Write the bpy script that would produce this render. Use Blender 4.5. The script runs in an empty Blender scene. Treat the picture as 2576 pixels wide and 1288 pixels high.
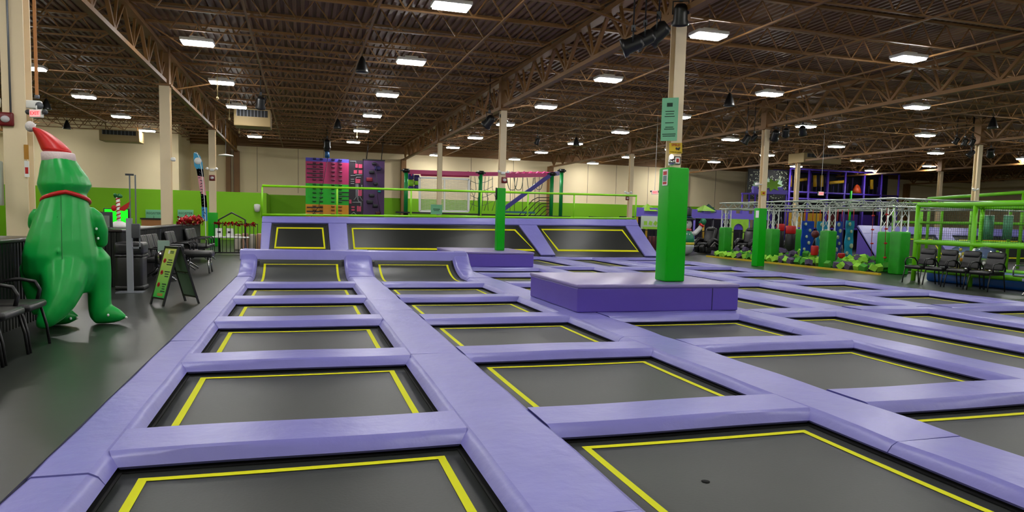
import bpy, math, random
from math import sin, cos, pi, radians, sqrt, atan2
from mathutils import Vector, Matrix
random.seed(7)
scene = bpy.context.scene
COL = scene.collection

# ---------------------------------------------------------------- camera
CAM_H = 1.5
FPX, YAW, PITCH, ROLL, CX, CY = 1757.0, radians(16.82), radians(4.81), radians(1.47), 1288.0, 699.0
F_ = Vector((sin(YAW)*cos(PITCH), cos(YAW)*cos(PITCH), -sin(PITCH)))
_r = Vector((cos(YAW), -sin(YAW), 0)); _u = _r.cross(F_)
R_ = cos(ROLL)*_r + sin(ROLL)*_u
U_ = -sin(ROLL)*_r + cos(ROLL)*_u
cam_data = bpy.data.cameras.new('camera'); cam = bpy.data.objects.new('camera', cam_data); COL.objects.link(cam)
cam.matrix_world = Matrix(((R_.x, U_.x, -F_.x, 0), (R_.y, U_.y, -F_.y, 0), (R_.z, U_.z, -F_.z, CAM_H), (0, 0, 0, 1)))
cam_data.sensor_width = 36; cam_data.lens = FPX/2576*36; cam_data.shift_y = (CY-644)/2576
cam_data.clip_start = .05; cam_data.clip_end = 300
scene.camera = cam

# ---------------------------------------------------------------- world and exposure
w = bpy.data.worlds.new('world'); scene.world = w; w.use_nodes = True
w.node_tree.nodes['Background'].inputs[0].default_value = (.10, .095, .085, 1)
w.node_tree.nodes['Background'].inputs[1].default_value = .15
scene.view_settings.view_transform = 'Standard'; scene.view_settings.look = 'None'
scene.view_settings.gamma = 1; scene.view_settings.use_curve_mapping = False
scene.view_settings.exposure = 0.76
LAMP = 62.0        # emission of the ceiling light diffusers

# ---------------------------------------------------------------- measuring: a photo pixel becomes a point at a known depth or height
def _ray(px, py): return F_*FPX + R_*(px-CX) - U_*(py-CY)
def at(px, py, Y):
    d = _ray(px, py); return Vector((0, 0, CAM_H)) + d*(Y/d.y)
def atx(px, py, X):
    d = _ray(px, py); return Vector((0, 0, CAM_H)) + d*(X/d.x)
def atz(px, py, z=.1):
    d = _ray(px, py); return Vector((0, 0, CAM_H)) + d*((z-CAM_H)/d.z)

# ---------------------------------------------------------------- materials
def lin(c):
    return tuple(((v/255)/12.92 if v/255 <= .04045 else ((v/255+.055)/1.055)**2.4) for v in c)
MATS = {}
ALB = .78
def mat(name, rgb, rough=.6, metal=0, emit=None, bump=0, bscale=20, stretch=(1, 1, 1), var=0, vscale=3, alpha=1, spec=.5, trans=0, coat=0, sheen=0):
    if name in MATS: return MATS[name]
    m = bpy.data.materials.new(name); m.use_nodes = True; nt = m.node_tree; b = nt.nodes['Principled BSDF']
    kd = 1 if (emit is not None or name in ('tan_wall_paint', 'cream_column_paint', 'lime_wall_paint', 'white_plastic')) else ALB
    c = (*[v*kd for v in lin(rgb)], 1)
    b.inputs['Base Color'].default_value = c; b.inputs['Roughness'].default_value = rough
    b.inputs['Metallic'].default_value = metal; b.inputs['Specular IOR Level'].default_value = spec
    if coat: b.inputs['Coat Weight'].default_value = coat; b.inputs['Coat Roughness'].default_value = .25
    if trans: b.inputs['Transmission Weight'].default_value = trans
    if alpha < 1: b.inputs['Alpha'].default_value = alpha
    if emit is not None:
        b.inputs['Emission Color'].default_value = c; b.inputs['Emission Strength'].default_value = emit
    if bump or var:
        tc = nt.nodes.new('ShaderNodeTexCoord'); mp = nt.nodes.new('ShaderNodeMapping'); mp.inputs['Scale'].default_value = stretch
        nt.links.new(tc.outputs['Object'], mp.inputs['Vector'])
    if bump:
        n = nt.nodes.new('ShaderNodeTexNoise'); n.inputs['Scale'].default_value = bscale; n.inputs['Detail'].default_value = 4
        bp = nt.nodes.new('ShaderNodeBump'); bp.inputs['Strength'].default_value = bump; bp.inputs['Distance'].default_value = .02
        nt.links.new(mp.outputs[0], n.inputs['Vector']); nt.links.new(n.outputs['Fac'], bp.inputs['Height']); nt.links.new(bp.outputs[0], b.inputs['Normal'])
    if var:
        n = nt.nodes.new('ShaderNodeTexNoise'); n.inputs['Scale'].default_value = vscale; n.inputs['Detail'].default_value = 5
        r = nt.nodes.new('ShaderNodeValToRGB'); r.color_ramp.elements[0].position = .3; r.color_ramp.elements[1].position = .7
        r.color_ramp.elements[0].color = (*[v*(1-var) for v in c[:3]], 1); r.color_ramp.elements[1].color = (*[min(1, v*(1+var)) for v in c[:3]], 1)
        nt.links.new(mp.outputs[0], n.inputs['Vector']); nt.links.new(n.outputs['Fac'], r.inputs[0]); nt.links.new(r.outputs[0], b.inputs['Base Color'])
    MATS[name] = m; return m

LILAC = mat('lilac_vinyl', (131, 127, 205), .37, spec=.62, bump=.5, bscale=5, stretch=(1, 1, 1), var=.05, vscale=2)
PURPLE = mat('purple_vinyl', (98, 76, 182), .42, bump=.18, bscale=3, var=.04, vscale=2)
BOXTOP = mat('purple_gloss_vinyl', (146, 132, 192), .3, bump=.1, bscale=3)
MATB = mat('black_mesh_mat', (38, 42, 36), .46, spec=.38, bump=.04, bscale=60, var=.16, vscale=1.1)
BLACKV = mat('black_vinyl', (22, 22, 22), .4, bump=.1, bscale=8)
YEL = mat('yellow_webbing', (226, 228, 0), .7, spec=.2)
FLOORM = mat('charcoal_floor_vinyl', (40, 44, 39), .34, bump=.05, bscale=4, var=.12, vscale=.5)
PIT = mat('black_frame_paint', (14, 14, 14), .6)
TANW = mat('tan_wall_paint', (252, 232, 190), .85, var=.05, vscale=.4)
LIMEW = mat('lime_wall_paint', (122, 188, 0), .7, var=.03, vscale=.5)
STEEL = mat('tan_steel_paint', (152, 108, 58), .55, var=.1, vscale=2)
DECKM = mat('tan_deck_paint', (134, 98, 64), .6, var=.12, vscale=1.2)
COLM = mat('cream_column_paint', (228, 208, 172), .55, var=.03, vscale=2)
GREENP = mat('green_vinyl_pad', (0, 186, 6), .4, spec=.3, bump=.15, bscale=4)
GREENR = mat('worn_green_vinyl', (34, 168, 26), .42, bump=.5, bscale=6, var=.12, vscale=4)
LIMET = mat('lime_rail_paint', (150, 236, 8), .35)
WHITE = mat('white_plastic', (232, 232, 228), .5)
BLK = mat('black_plastic', (18, 18, 19), .4)
LEATHER = mat('black_leatherette', (30, 30, 31), .35, bump=.1, bscale=20)
CHROME = mat('chrome', (210, 210, 210), .15, 1)
ALU = mat('brushed_aluminium', (214, 222, 214), .35, .6)
GREY = mat('grey_metal', (128, 132, 140), .45, .5)
DGREY = mat('dark_grey_plastic', (66, 68, 72), .5)
RED = mat('red_vinyl', (205, 18, 22), .4)
PINK = mat('pink_paint', (226, 60, 140), .45)
GLOW = mat('lit_led_diffuser', (252, 251, 248), .5, emit=LAMP)

# ---------------------------------------------------------------- mesh building
class MB:
    def __init__(s): s.v = []; s.f = []; s.mi = []; s.sm = []
    def add(s, vs, fs, mi=0, smooth=False):
        o = len(s.v); s.v += [tuple(p) for p in vs]
        for f in fs: s.f.append(tuple(i+o for i in f)); s.mi.append(mi); s.sm.append(smooth)
        return s
    def box(s, lo, hi, mi=0):
        x0, y0, z0 = lo; x1, y1, z1 = hi
        return s.add([(x0,y0,z0),(x1,y0,z0),(x1,y1,z0),(x0,y1,z0),(x0,y0,z1),(x1,y0,z1),(x1,y1,z1),(x0,y1,z1)],
                     [(0,3,2,1),(4,5,6,7),(0,1,5,4),(1,2,6,5),(2,3,7,6),(3,0,4,7)], mi)
    def cbox(s, c, d, rz=0, mi=0, rx=0, ry=0):
        M = Matrix.Translation(Vector(c)) @ Matrix.Rotation(rz, 4, 'Z') @ Matrix.Rotation(ry, 4, 'Y') @ Matrix.Rotation(rx, 4, 'X')
        a, b, e = [t/2 for t in d]
        vs = [M @ Vector((i*a, j*b, k*e)) for k in (-1, 1) for j in (-1, 1) for i in (-1, 1)]
        return s.add(vs, [(0,2,3,1),(4,5,7,6),(0,1,5,4),(1,3,7,5),(3,2,6,7),(2,0,4,6)], mi)
    def rbox(s, c, d, r=.02, rz=0, mi=0, rx=0, ry=0, seg=3):
        # box with rounded vertical edges and softened top and bottom edges
        M = Matrix.Translation(Vector(c)) @ Matrix.Rotation(rz, 4, 'Z') @ Matrix.Rotation(ry, 4, 'Y') @ Matrix.Rotation(rx, 4, 'X')
        a, b, e = [t/2 for t in d]; r = min(r, a*.95, b*.95, e*.95)
        def ring(z, inset):
            out = []
            for sx, sy, a0 in ((1, 1, 0), (-1, 1, pi/2), (-1, -1, pi), (1, -1, 1.5*pi)):
                for k in range(seg+1):
                    t = a0 + k*pi/2/seg; q = r-inset
                    out.append(M @ Vector((sx*(a-r)+cos(t)*q, sy*(b-r)+sin(t)*q, z)))
            return out
        rings = []
        for k in range(seg+1):
            t = k*pi/2/seg; rings.append(ring(-e + r - sin(t)*r if False else -e + r*(1-sin(t)), r*(1-cos(pi/2-t)) if False else r*(1-sin(t)) ))
        # bottom ring k=0 is at the widest of the corner: reorder so insets shrink toward the middle
        lo = [ring(-e + r*(1-cos(t)), r*(1-sin(t))*.999) for t in [i*pi/2/seg for i in range(seg+1)]]
        hi = [ring(e - r*(1-cos(t)), r*(1-sin(t))*.999) for t in [i*pi/2/seg for i in range(seg, -1, -1)]]
        rs = lo+hi; n = len(rs[0]); vs = [p for q in rs for p in q]; fs = []
        for i in range(len(rs)-1):
            for j in range(n): fs.append((i*n+j, i*n+(j+1) % n, (i+1)*n+(j+1) % n, (i+1)*n+j))
        fs.append(tuple(range(n-1, -1, -1))); fs.append(tuple((len(rs)-1)*n+j for j in range(n)))
        return s.add(vs, fs, mi, True)
    def beam(s, p0, p1, w, h=None, mi=0, up=(0, 0, 1)):
        h = h or w; p0 = Vector(p0); p1 = Vector(p1); d = (p1-p0).normalized(); up = Vector(up)
        if abs(d.dot(up)) > .98: up = Vector((0, 1, 0))
        a = d.cross(up).normalized()*(w/2); b = a.cross(d).normalized()*(h/2)
        vs = [p+i*a+j*b for p in (p0, p1) for i, j in ((-1,-1),(1,-1),(1,1),(-1,1))]
        return s.add(vs, [(0,1,2,3),(7,6,5,4),(0,4,5,1),(1,5,6,2),(2,6,7,3),(3,7,4,0)], mi)
    def tube(s, pts, r, n=8, mi=0, cap=True, ry=None):
        pts = [Vector(p) for p in pts]; N = len(pts); rs = r if isinstance(r, (list, tuple)) else [r]*N
        t0 = (pts[1]-pts[0]).normalized(); up = Vector((0, 0, 1)) if abs(t0.z) < .9 else Vector((0, 1, 0))
        a = t0.cross(up).normalized(); vs = []
        for i, p in enumerate(pts):
            t = (pts[min(i+1, N-1)]-pts[max(i-1, 0)]).normalized()
            a = (a - t*a.dot(t)).normalized(); b = t.cross(a)
            k = (ry[i] if isinstance(ry, (list, tuple)) else ry) if ry else None
            for j in range(n):
                th = 2*pi*j/n; vs.append(p + a*cos(th)*rs[i] + b*sin(th)*(k if k else rs[i]))
        fs = [(i*n+j, i*n+(j+1) % n, (i+1)*n+(j+1) % n, (i+1)*n+j) for i in range(N-1) for j in range(n)]
        if cap: fs += [tuple(range(n-1, -1, -1)), tuple((N-1)*n+j for j in range(n))]
        return s.add(vs, fs, mi, True)
    def lathe(s, prof, n=16, o=(0, 0, 0), mi=0, sy=1, M=None):
        o = Vector(o); vs = []
        for r, z in prof:
            for j in range(n):
                p = Vector((r*cos(2*pi*j/n), r*sy*sin(2*pi*j/n), z))
                vs.append((M @ p if M else p)+o)
        N = len(prof)
        fs = [(i*n+j, i*n+(j+1) % n, (i+1)*n+(j+1) % n, (i+1)*n+j) for i in range(N-1) for j in range(n)]
        if prof[0][0] > 1e-6: fs.append(tuple(range(n-1, -1, -1)))
        if prof[-1][0] > 1e-6: fs.append(tuple((N-1)*n+j for j in range(n)))
        return s.add(vs, fs, mi, True)
    def ball(s, c, r, n=12, mi=0, sc=(1, 1, 1)):
        m = max(4, n//2); vs = []; fs = []; c = Vector(c)
        for i in range(m+1):
            ph = pi*i/m
            for j in range(n):
                th = 2*pi*j/n; vs.append(c+Vector((r*sc[0]*sin(ph)*cos(th), r*sc[1]*sin(ph)*sin(th), -r*sc[2]*cos(ph))))
        for i in range(m):
            for j in range(n): fs.append((i*n+j, i*n+(j+1) % n, (i+1)*n+(j+1) % n, (i+1)*n+j))
        return s.add(vs, fs, mi, True)
    def prism(s, poly, p0, ex, ey, ez, mi=0, smooth=False):
        # 2D polygon in the (ex, ey) plane from p0, pushed along ez
        p0 = Vector(p0); ex = Vector(ex); ey = Vector(ey); ez = Vector(ez); n = len(poly)
        vs = [p0+ex*a+ey*b for a, b in poly] + [p0+ex*a+ey*b+ez for a, b in poly]
        fs = [tuple(range(n-1, -1, -1)), tuple(range(n, 2*n))] + [(i, (i+1) % n, (i+1) % n+n, i+n) for i in range(n)]
        return s.add(vs, fs, mi, smooth)
    def loft(s, rings, mi=0, closed=True, cap=True, smooth=False):
        n = len(rings[0]); vs = [p for r in rings for p in r]; N = len(rings); m = n if closed else n-1
        fs = [(i*n+j, i*n+(j+1) % n, (i+1)*n+(j+1) % n, (i+1)*n+j) for i in range(N-1) for j in range(m)]
        if cap: fs += [tuple(range(n-1, -1, -1)), tuple((N-1)*n+j for j in range(n))]
        return s.add(vs, fs, mi, smooth)
    def mesh(s, name, mats, fix=True):
        me = bpy.data.meshes.new(name); me.from_pydata(s.v, [], s.f)
        for m in (mats if isinstance(mats, (list, tuple)) else [mats]): me.materials.append(m)
        me.polygons.foreach_set('material_index', s.mi); me.polygons.foreach_set('use_smooth', s.sm); me.update()
        return me
    def build(s, name, mats, parent=None, bevel=0, seg=2, loc=None, rz=0):
        o = bpy.data.objects.new(name, s.mesh(name, mats)); COL.objects.link(o)
        if parent: o.parent = parent
        if loc is not None: o.location = loc
        if rz: o.rotation_euler.z = rz
        if bevel:
            b = o.modifiers.new('bevel', 'BEVEL'); b.width = bevel; b.segments = seg; b.limit_method = 'ANGLE'; b.angle_limit = radians(40)
            b.harden_normals = False
        if any(s.sm):
            e = o.modifiers.new('normals', 'EDGE_SPLIT') if False else None
        return o

def tag(o, label, cat, group=None, kind=None):
    o['label'] = label; o['category'] = cat
    if group: o['group'] = group
    if kind: o['kind'] = kind
    return o
def struct(o):
    o['kind'] = 'structure'; return o
def thing(name, label, cat, loc=(0, 0, 0), rz=0, group=None):
    o = bpy.data.objects.new(name, None); COL.objects.link(o); o.location = loc; o.rotation_euler.z = rz
    o.empty_display_size = .1
    return tag(o, label, cat, group)
def copy_tree(o, loc=None, rz=None, label=None, parent=None):
    c = o.copy(); COL.objects.link(c)
    if parent: c.parent = parent
    if loc is not None: c.location = loc
    if rz is not None: c.rotation_euler.z = rz
    if label: c['label'] = label
    for ch in list(o.children): copy_tree(ch, parent=c)
    return c
def text(s, size, M, m, parent=None, name='lettering', ext=.002, align='CENTER'):
    cu = bpy.data.curves.new(name, 'FONT'); cu.body = s; cu.size = size; cu.extrude = ext; cu.align_x = align; cu.align_y = 'CENTER'
    tmp = bpy.data.objects.new('tmp', cu); COL.objects.link(tmp); bpy.context.view_layer.update()
    me = bpy.data.meshes.new_from_object(tmp.evaluated_get(bpy.context.evaluated_depsgraph_get())); bpy.data.objects.remove(tmp)
    me.materials.clear(); me.materials.append(m); o = bpy.data.objects.new(name, me); COL.objects.link(o)
    if parent: o.parent = parent
    o.matrix_local = M
    return o
ORD = ['first', 'second', 'third', 'fourth', 'fifth', 'sixth', 'seventh', 'eighth', 'ninth', 'tenth', 'eleventh', 'twelfth']
# ================================================================ the hall
FZ = .1                       # height of the hall floor; trampoline beds lie lower
DECK_Z = 5.72
X0, X1, Y0, Y1 = -14.5, 50.0, -7.0, 42.0
GX = [-12.7, -3.42, 5.78, 15.0, 24.4, 33.8, 43.2]       # roof girder lines
CY_ROWS = [.3, 10.35, 20.45, 30.5, 40.6]
CRT_X0, CRT_X1, CRT_Y0, CRT_Y1 = -1.37, 14.0, -.6, 25.4
# floor with the sunken court left out
b = MB()
b.box((X0, Y0, -.2), (CRT_X0, Y1, FZ)); b.box((CRT_X1, Y0, -.2), (X1, Y1, FZ))
b.box((CRT_X0, Y0, -.2), (CRT_X1, CRT_Y0, FZ)); b.box((CRT_X0, 26.95, -.2), (CRT_X1, Y1, FZ))
b.box((CRT_X0, CRT_Y0, -.55), (CRT_X1, 26.95, -.45), 1)
struct(b.build('floor', [FLOORM, PIT]))
# walls: cream above, lime painted band below
def wallmesh(name, lo, hi, axis, sign):
    b = MB(); b.box(lo, hi, 0); return b
b = MB(); b.box((X0-.2, Y1, -.2), (X1+.2, Y1+.2, DECK_Z+.3), 0)
b.loft([[Vector((-1.75, Y1-.02, FZ)), Vector((-1.75, Y1, FZ)), Vector((-1.75, Y1, 2.53)), Vector((-1.75, Y1-.02, 2.53))],
        [Vector((27, Y1-.02, FZ)), Vector((27, Y1, FZ)), Vector((27, Y1, 2.66)), Vector((27, Y1-.02, 2.66))]], 1)
for i, xx in enumerate([-4.6, -2.4, -.2, 1.2, 3.6, 8.1, 9.9, 12.6, 17.6, 19.6, 21.9, 27, 29.4, 31.2, 36, 38.5, 41]):   # panel joints
    b.box((xx, Y1-.006, 2.66), (xx+.02, Y1, DECK_Z), 2)
JOINT = mat('wall_joint', (132, 106, 72), .9)
struct(b.build('wall_back', [TANW, LIMEW, JOINT]))
b = MB(); b.box((X0-.2, Y0-.2, -.2), (X0, Y1, DECK_Z+.3)); b.box((X0, Y0, FZ), (X0+.02, Y1, 2.5), 1); struct(b.build('wall_left', [TANW, LIMEW]))
b = MB(); b.box((X1, Y0-.2, -.2), (X1+.2, Y1, DECK_Z+.3)); struct(b.build('wall_right', TANW))
b = MB(); b.box((X0, Y0-.2, -.2), (X1, Y0, DECK_Z+.3)); b.box((X0, Y0, FZ), (X1, Y0+.02, 2.5), 1); struct(b.build('wall_front', [TANW, LIMEW]))
# cream block room in the back left corner and the lower lime partition beside it
b = MB(); b.box((X0, 38, FZ), (-5.8, Y1, DECK_Z)); b.box((X0, 37.98, FZ), (-5.8, 38, 2.5), 1)
struct(b.build('wall_block_room', [TANW, LIMEW]))
b = MB(); b.box((-5.8, 37.98, FZ), (-1.72, 38.15, 2.5)); b.box((-1.87, 38.15, FZ), (-1.72, Y1, 2.5)); struct(b.build('wall_lime_partition', LIMEW))
# pilasters on the back wall
b = MB()
for x in GX[1:]: b.box((x-.16, 41.6, FZ), (x+.12, Y1, 4.85))
b.box((-4.0, 41.7, FZ), (-3.75, Y1, DECK_Z)); b.tube([(-3.55, 41.85, FZ), (-3.55, 41.85, DECK_Z)], .06, 8, 1)
b.box((-5.78, 41.72, 5.16), (X1, Y1, 5.62)); struct(b.build('trim_1', [STEEL, GREY]))
# corrugated roof deck, ribs along the depth of the hall
b = MB(); pitch = .16; x = X0; prof = []
while x < X1:
    prof += [(x, DECK_Z+.045), (x+.07, DECK_Z+.045), (x+.082, DECK_Z), (x+.148, DECK_Z)]; x += pitch
vs = [(px_, Y0, pz_) for px_, pz_ in prof] + [(px_, Y1, pz_) for px_, pz_ in prof]; n = len(prof)
b.add(vs, [(i, i+1, n+i+1, n+i) for i in range(n-1)])
b.box((X0-.2, Y0-.2, DECK_Z+.1), (X1+.2, Y1+.2, DECK_Z+.2))
struct(b.build('ceiling', DECKM))

# ================================================================ steel
def h_section(b, x, y, z0, z1, w=.24, t=.02, mi=0):
    b.box((x-w/2, y-w/2, z0), (x+w/2, y-w/2+t, z1), mi); b.box((x-w/2, y+w/2-t, z0), (x+w/2, y+w/2, z1), mi)
    b.box((x-t/2, y-w/2+t, z0), (x+t/2, y+w/2-t, z1), mi)
col_lab = {(-3.42, 10.35): 'cream steel column at the far left behind the inflatable dinosaur',
 (-3.42, 20.45): 'cream steel column rising behind the black counter, second along the left side',
 (-3.42, 30.5): 'cream steel column with a green foot beside the feather flag',
 (5.84, 10.35): 'cream steel column with notices rising from the large purple platform',
 (5.78, 20.45): 'cream steel column rising from the smaller far purple platform',
 (5.78, 30.5): 'cream steel column in front of the white climbing net',
 (15.0, 20.45): 'cream steel column with green padded foot beside the foam pit aisle',
 (15.0, 30.5): 'cream steel column behind the right end of the lime guard rail',
 (24.4, 30.5): 'cream steel column in front of the purple play tower',
 (24.4, 20.45): 'cream steel column behind the lime climbing frame at right',
 (33.8, 30.5): 'cream steel column far right standing near the back wall'}
for (x, y), lb in col_lab.items():
    t = thing('steel_column', lb, 'column', (x, y, FZ), 0, 'cream steel columns')
    b = MB(); h_section(b, 0, 0, 0, 4.75, .25 if x < 0 else .185); b.build('shaft', COLM, t)
    b = MB(); b.box((-.17, -.17, 4.62), (.17, .17, 4.66)); b.box((-.12, -.14, 4.66), (.12, .14, DECK_Z-FZ-.02)); b.build('cap_plate', STEEL, t)
# girders along the depth of the hall
def girder(x, lb):
    t = thing('roof_girder', lb, 'roof girder', (x, 0, 0), 0, 'roof girders')
    ya, yb = Y0+.1, Y1-.1
    b = MB()
    for s in (-1, 1): b.box((s*.045-.022, ya, 4.8), (s*.045+.022, yb, 4.88))
    b.box((-.067, ya, 4.79), (.067, yb, 4.8)); b.build('bottom_chord', STEEL, t)
    b = MB(); b.box((-.1, ya, 5.56), (.1, yb, 5.66)); b.build('top_chord', STEEL, t)
    b = MB(); y = ya; k = 0
    while y < yb-.8:
        b.beam((0, y, 5.58), (0, y+.72, 4.88), .07, .07); b.beam((0, y+.72, 4.88), (0, y+1.01, 5.58), .05, .05)
        b.beam((0, y+.75, 4.88), (0, y+1.53, 5.58), .05, .05); y += 1.53
    b.build('web_bars', STEEL, t)
for x, lb in zip(GX, ['tan lattice roof girder beyond the left columns', 'tan lattice roof girder over the left aisle columns', 'tan lattice roof girder running over the two purple platforms',
        'tan lattice roof girder over the green padded aisle column', 'tan lattice roof girder over the far right columns', 'tan lattice roof girder second from the right wall', 'tan lattice roof girder nearest the right wall']):
    girder(x, lb)
# open web joists spanning between girders
def joist_mesh(L):
    b = MB(); zt, zb = 5.66, 5.2
    b.box((0, -.05, zt), (L, .05, zt+.05)); b.box((.75, -.025, zb), (L-.75, .025, zb+.03))
    n = int(round((L-1.5)/.62)); st = (L-1.5)/n
    b.beam((0, 0, zt), (.75, 0, zb), .03); b.beam((L, 0, zt), (L-.75, 0, zb), .03)
    for i in range(n):
        xx = .75+i*st; b.beam((xx, 0, zb+.02), (xx+st/2, 0, zt), .025); b.beam((xx+st/2, 0, zt), (xx+st, 0, zb+.02), .025)
    return b
jm = {}
xs = [X0]+GX+[X1]
jy = [-5.33+1.53*k for k in range(31)]
for i in range(len(xs)-1):
    L = round(xs[i+1]-xs[i], 2)
    if L < 3: continue
    if L not in jm: jm[L] = joist_mesh(L-.2).mesh('roof_joist', STEEL)
    for y in jy:
        if i >= 5 and y < 8: continue
        o = bpy.data.objects.new('roof_joist', jm[L]); COL.objects.link(o); o.location = (xs[i]+.1, y, 0)
        tag(o, 'tan open web steel roof joist under the corrugated deck', 'roof joist', 'roof joists')
LX_ = [-11.4, -6.68, -2.12, 2.42, 7.38, 12.15, 17.2, 22.6, 28.2, 33.7]
# bridging lines tying the joists
for i in range(1, 6):
    for q in (1, 2, 3):
        x = xs[i+0]+(xs[i+1]-xs[i])*q/4+.12
        if any(abs(x-l) < .45 for l in LX_): x += .5
        ye = 37.7 if x < -5.5 else Y1-.3
        b = MB(); b.box((-.02, Y0+.3, 5.165), (.02, ye, 5.195))
        o = b.build('bridging_bar', STEEL, loc=(x, 0, 0)); tag(o, 'long thin tan bridging bar tying the roof joists together', 'bridging bar', 'bridging bars')
# slanting braces from girder to joists
for gx, gy in [(-3.42, 11.5), (-3.42, 21.9), (5.78, 11.5), (5.78, 21.9), (5.78, 31), (15.0, 18.8), (15, 27.6), (24.4, 20), (-3.42, 29)]:
    for s in (-1, 1):
        b = MB(); b.beam((0, 0, 4.88), (s*1.3, 0, 5.2), .035); tag(b.build('knee_brace', STEEL, loc=(gx, gy, 0)), 'thin slanting brace between a roof girder and a joist', 'brace', 'knee braces')

# ================================================================ ceiling lights
LX = [-11.4, -6.68, -2.12, 2.42, 7.38, 12.15, 17.2, 22.6, 28.2, 33.7]
LY = [-1.7, 2.85, 7.4, 11.95, 16.5, 21.2, 25.8, 30.6, 35.4, 40.3]
lrow = ['far left row', 'row over the counter', 'row over the left aisle', 'row over the leftmost trampolines', 'row by the large platform', 'row right of the padded pillars',
        'row over the foam pit edge', 'row over the lime frame', 'second row from the right', 'rightmost row']
body = MB(); body.rbox((0, 0, .06), (.66, .40, .07), .02); body.cbox((0, 0, .12), (.3, .14, .06))
dif = MB(); dif.rbox((0, 0, .008), (.60, .34, .04), .015)
hang = MB()
hang.tube([(0, 0, .14), (0, 0, .69)], .006, 5)
bm_, dm_, hm_ = body.mesh('housing', WHITE), dif.mesh('diffuser', GLOW), hang.mesh('suspension_wire', GREY)
for i, x in enumerate(LX):
    for j, y in enumerate(LY):
        if x < -8 and j != 8 and j > 3: continue
        if j == 9 and i not in (4, 5, 6, 7): continue  # the rightmost one kept is unseen, added to brighten the back wall
        if x > 20 and j < 3: continue
        if i == 9 and j == 7: y += .6
        if y < 11:  # unseen rows put in for illumination, carrying on the grid
            lb = 'unseen rectangular LED high bay light overhead behind the viewpoint, %s' % lrow[i]
        else: lb = 'lit LED high bay light, %s from the near end, %s' % (ORD[j-3], lrow[i])
        t = thing('high_bay_light', lb, 'ceiling light', (x, y, 5.03), 0, 'LED high bay ceiling lights')
        for nm, me in (('housing', bm_), ('diffuser', dm_), ('suspension_wire', hm_)):
            o = bpy.data.objects.new(nm, me); COL.objects.link(o); o.parent = t
# ================================================================ trampoline court
PT, PB, SL = .10, .018, .06          # pad top height, lower edge height, slope run
cols = {'A': (-1.07, 1.06), 'B': (1.61, 3.78), 'C': (4.35, 6.60), 'D': (7.12, 8.58), 'E': (9.22, 10.70), 'F': (11.38, 13.58)}
colname = {'A': 'leftmost column', 'B': 'second column', 'C': 'third column', 'D': 'narrow fourth column', 'E': 'narrow fifth column', 'F': 'rightmost column'}
Hp = .24
rows = {'A': [-.42, 2.12, 4.66, 7.2, 9.75, 12.27, 14.78], 'B': [-.42, 2.12, 4.64, 7.18, 9.72, 12.25, 14.78],
        'C': [-.42, 2.12, 4.68, 7.25, 9.62, 12.35, 14.8, 17.3, 19.3, 22.45, 25.0],
        'D': [-.42, 4.7, 9.78, 14.8, 19.9, 25.0], 'E': [-.42, 4.75, 9.92, 14.73, 19.85, 25.0],
        'F': [-.42, 2.5, 5.0, 7.52, 10.05, 12.55, 15.1, 17.6, 20.15, 22.7, 25.0]}
# frame beams under every pad, part of the structure of the court
fb = MB()
def vbeam(x0, x1, ya, yb): fb.box((x0-.0, ya, -.45), (x1, yb, PB-.005))
walk = [(-1.37, -1.07), (1.06, 1.61), (3.78, 4.35), (6.60, 7.12), (8.58, 9.22), (10.70, 11.38), (13.58, 14.0)]
for a, c in walk: vbeam(a, c, CRT_Y0, 25.3)
for k, (xa, xb) in cols.items():
    for y in rows[k]:
        if k in 'AB' and y > 15: continue
        fb.box((xa, y-Hp, -.45), (xb, y+Hp, PB-.005))
struct(fb.build('trim_2', PIT))
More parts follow.
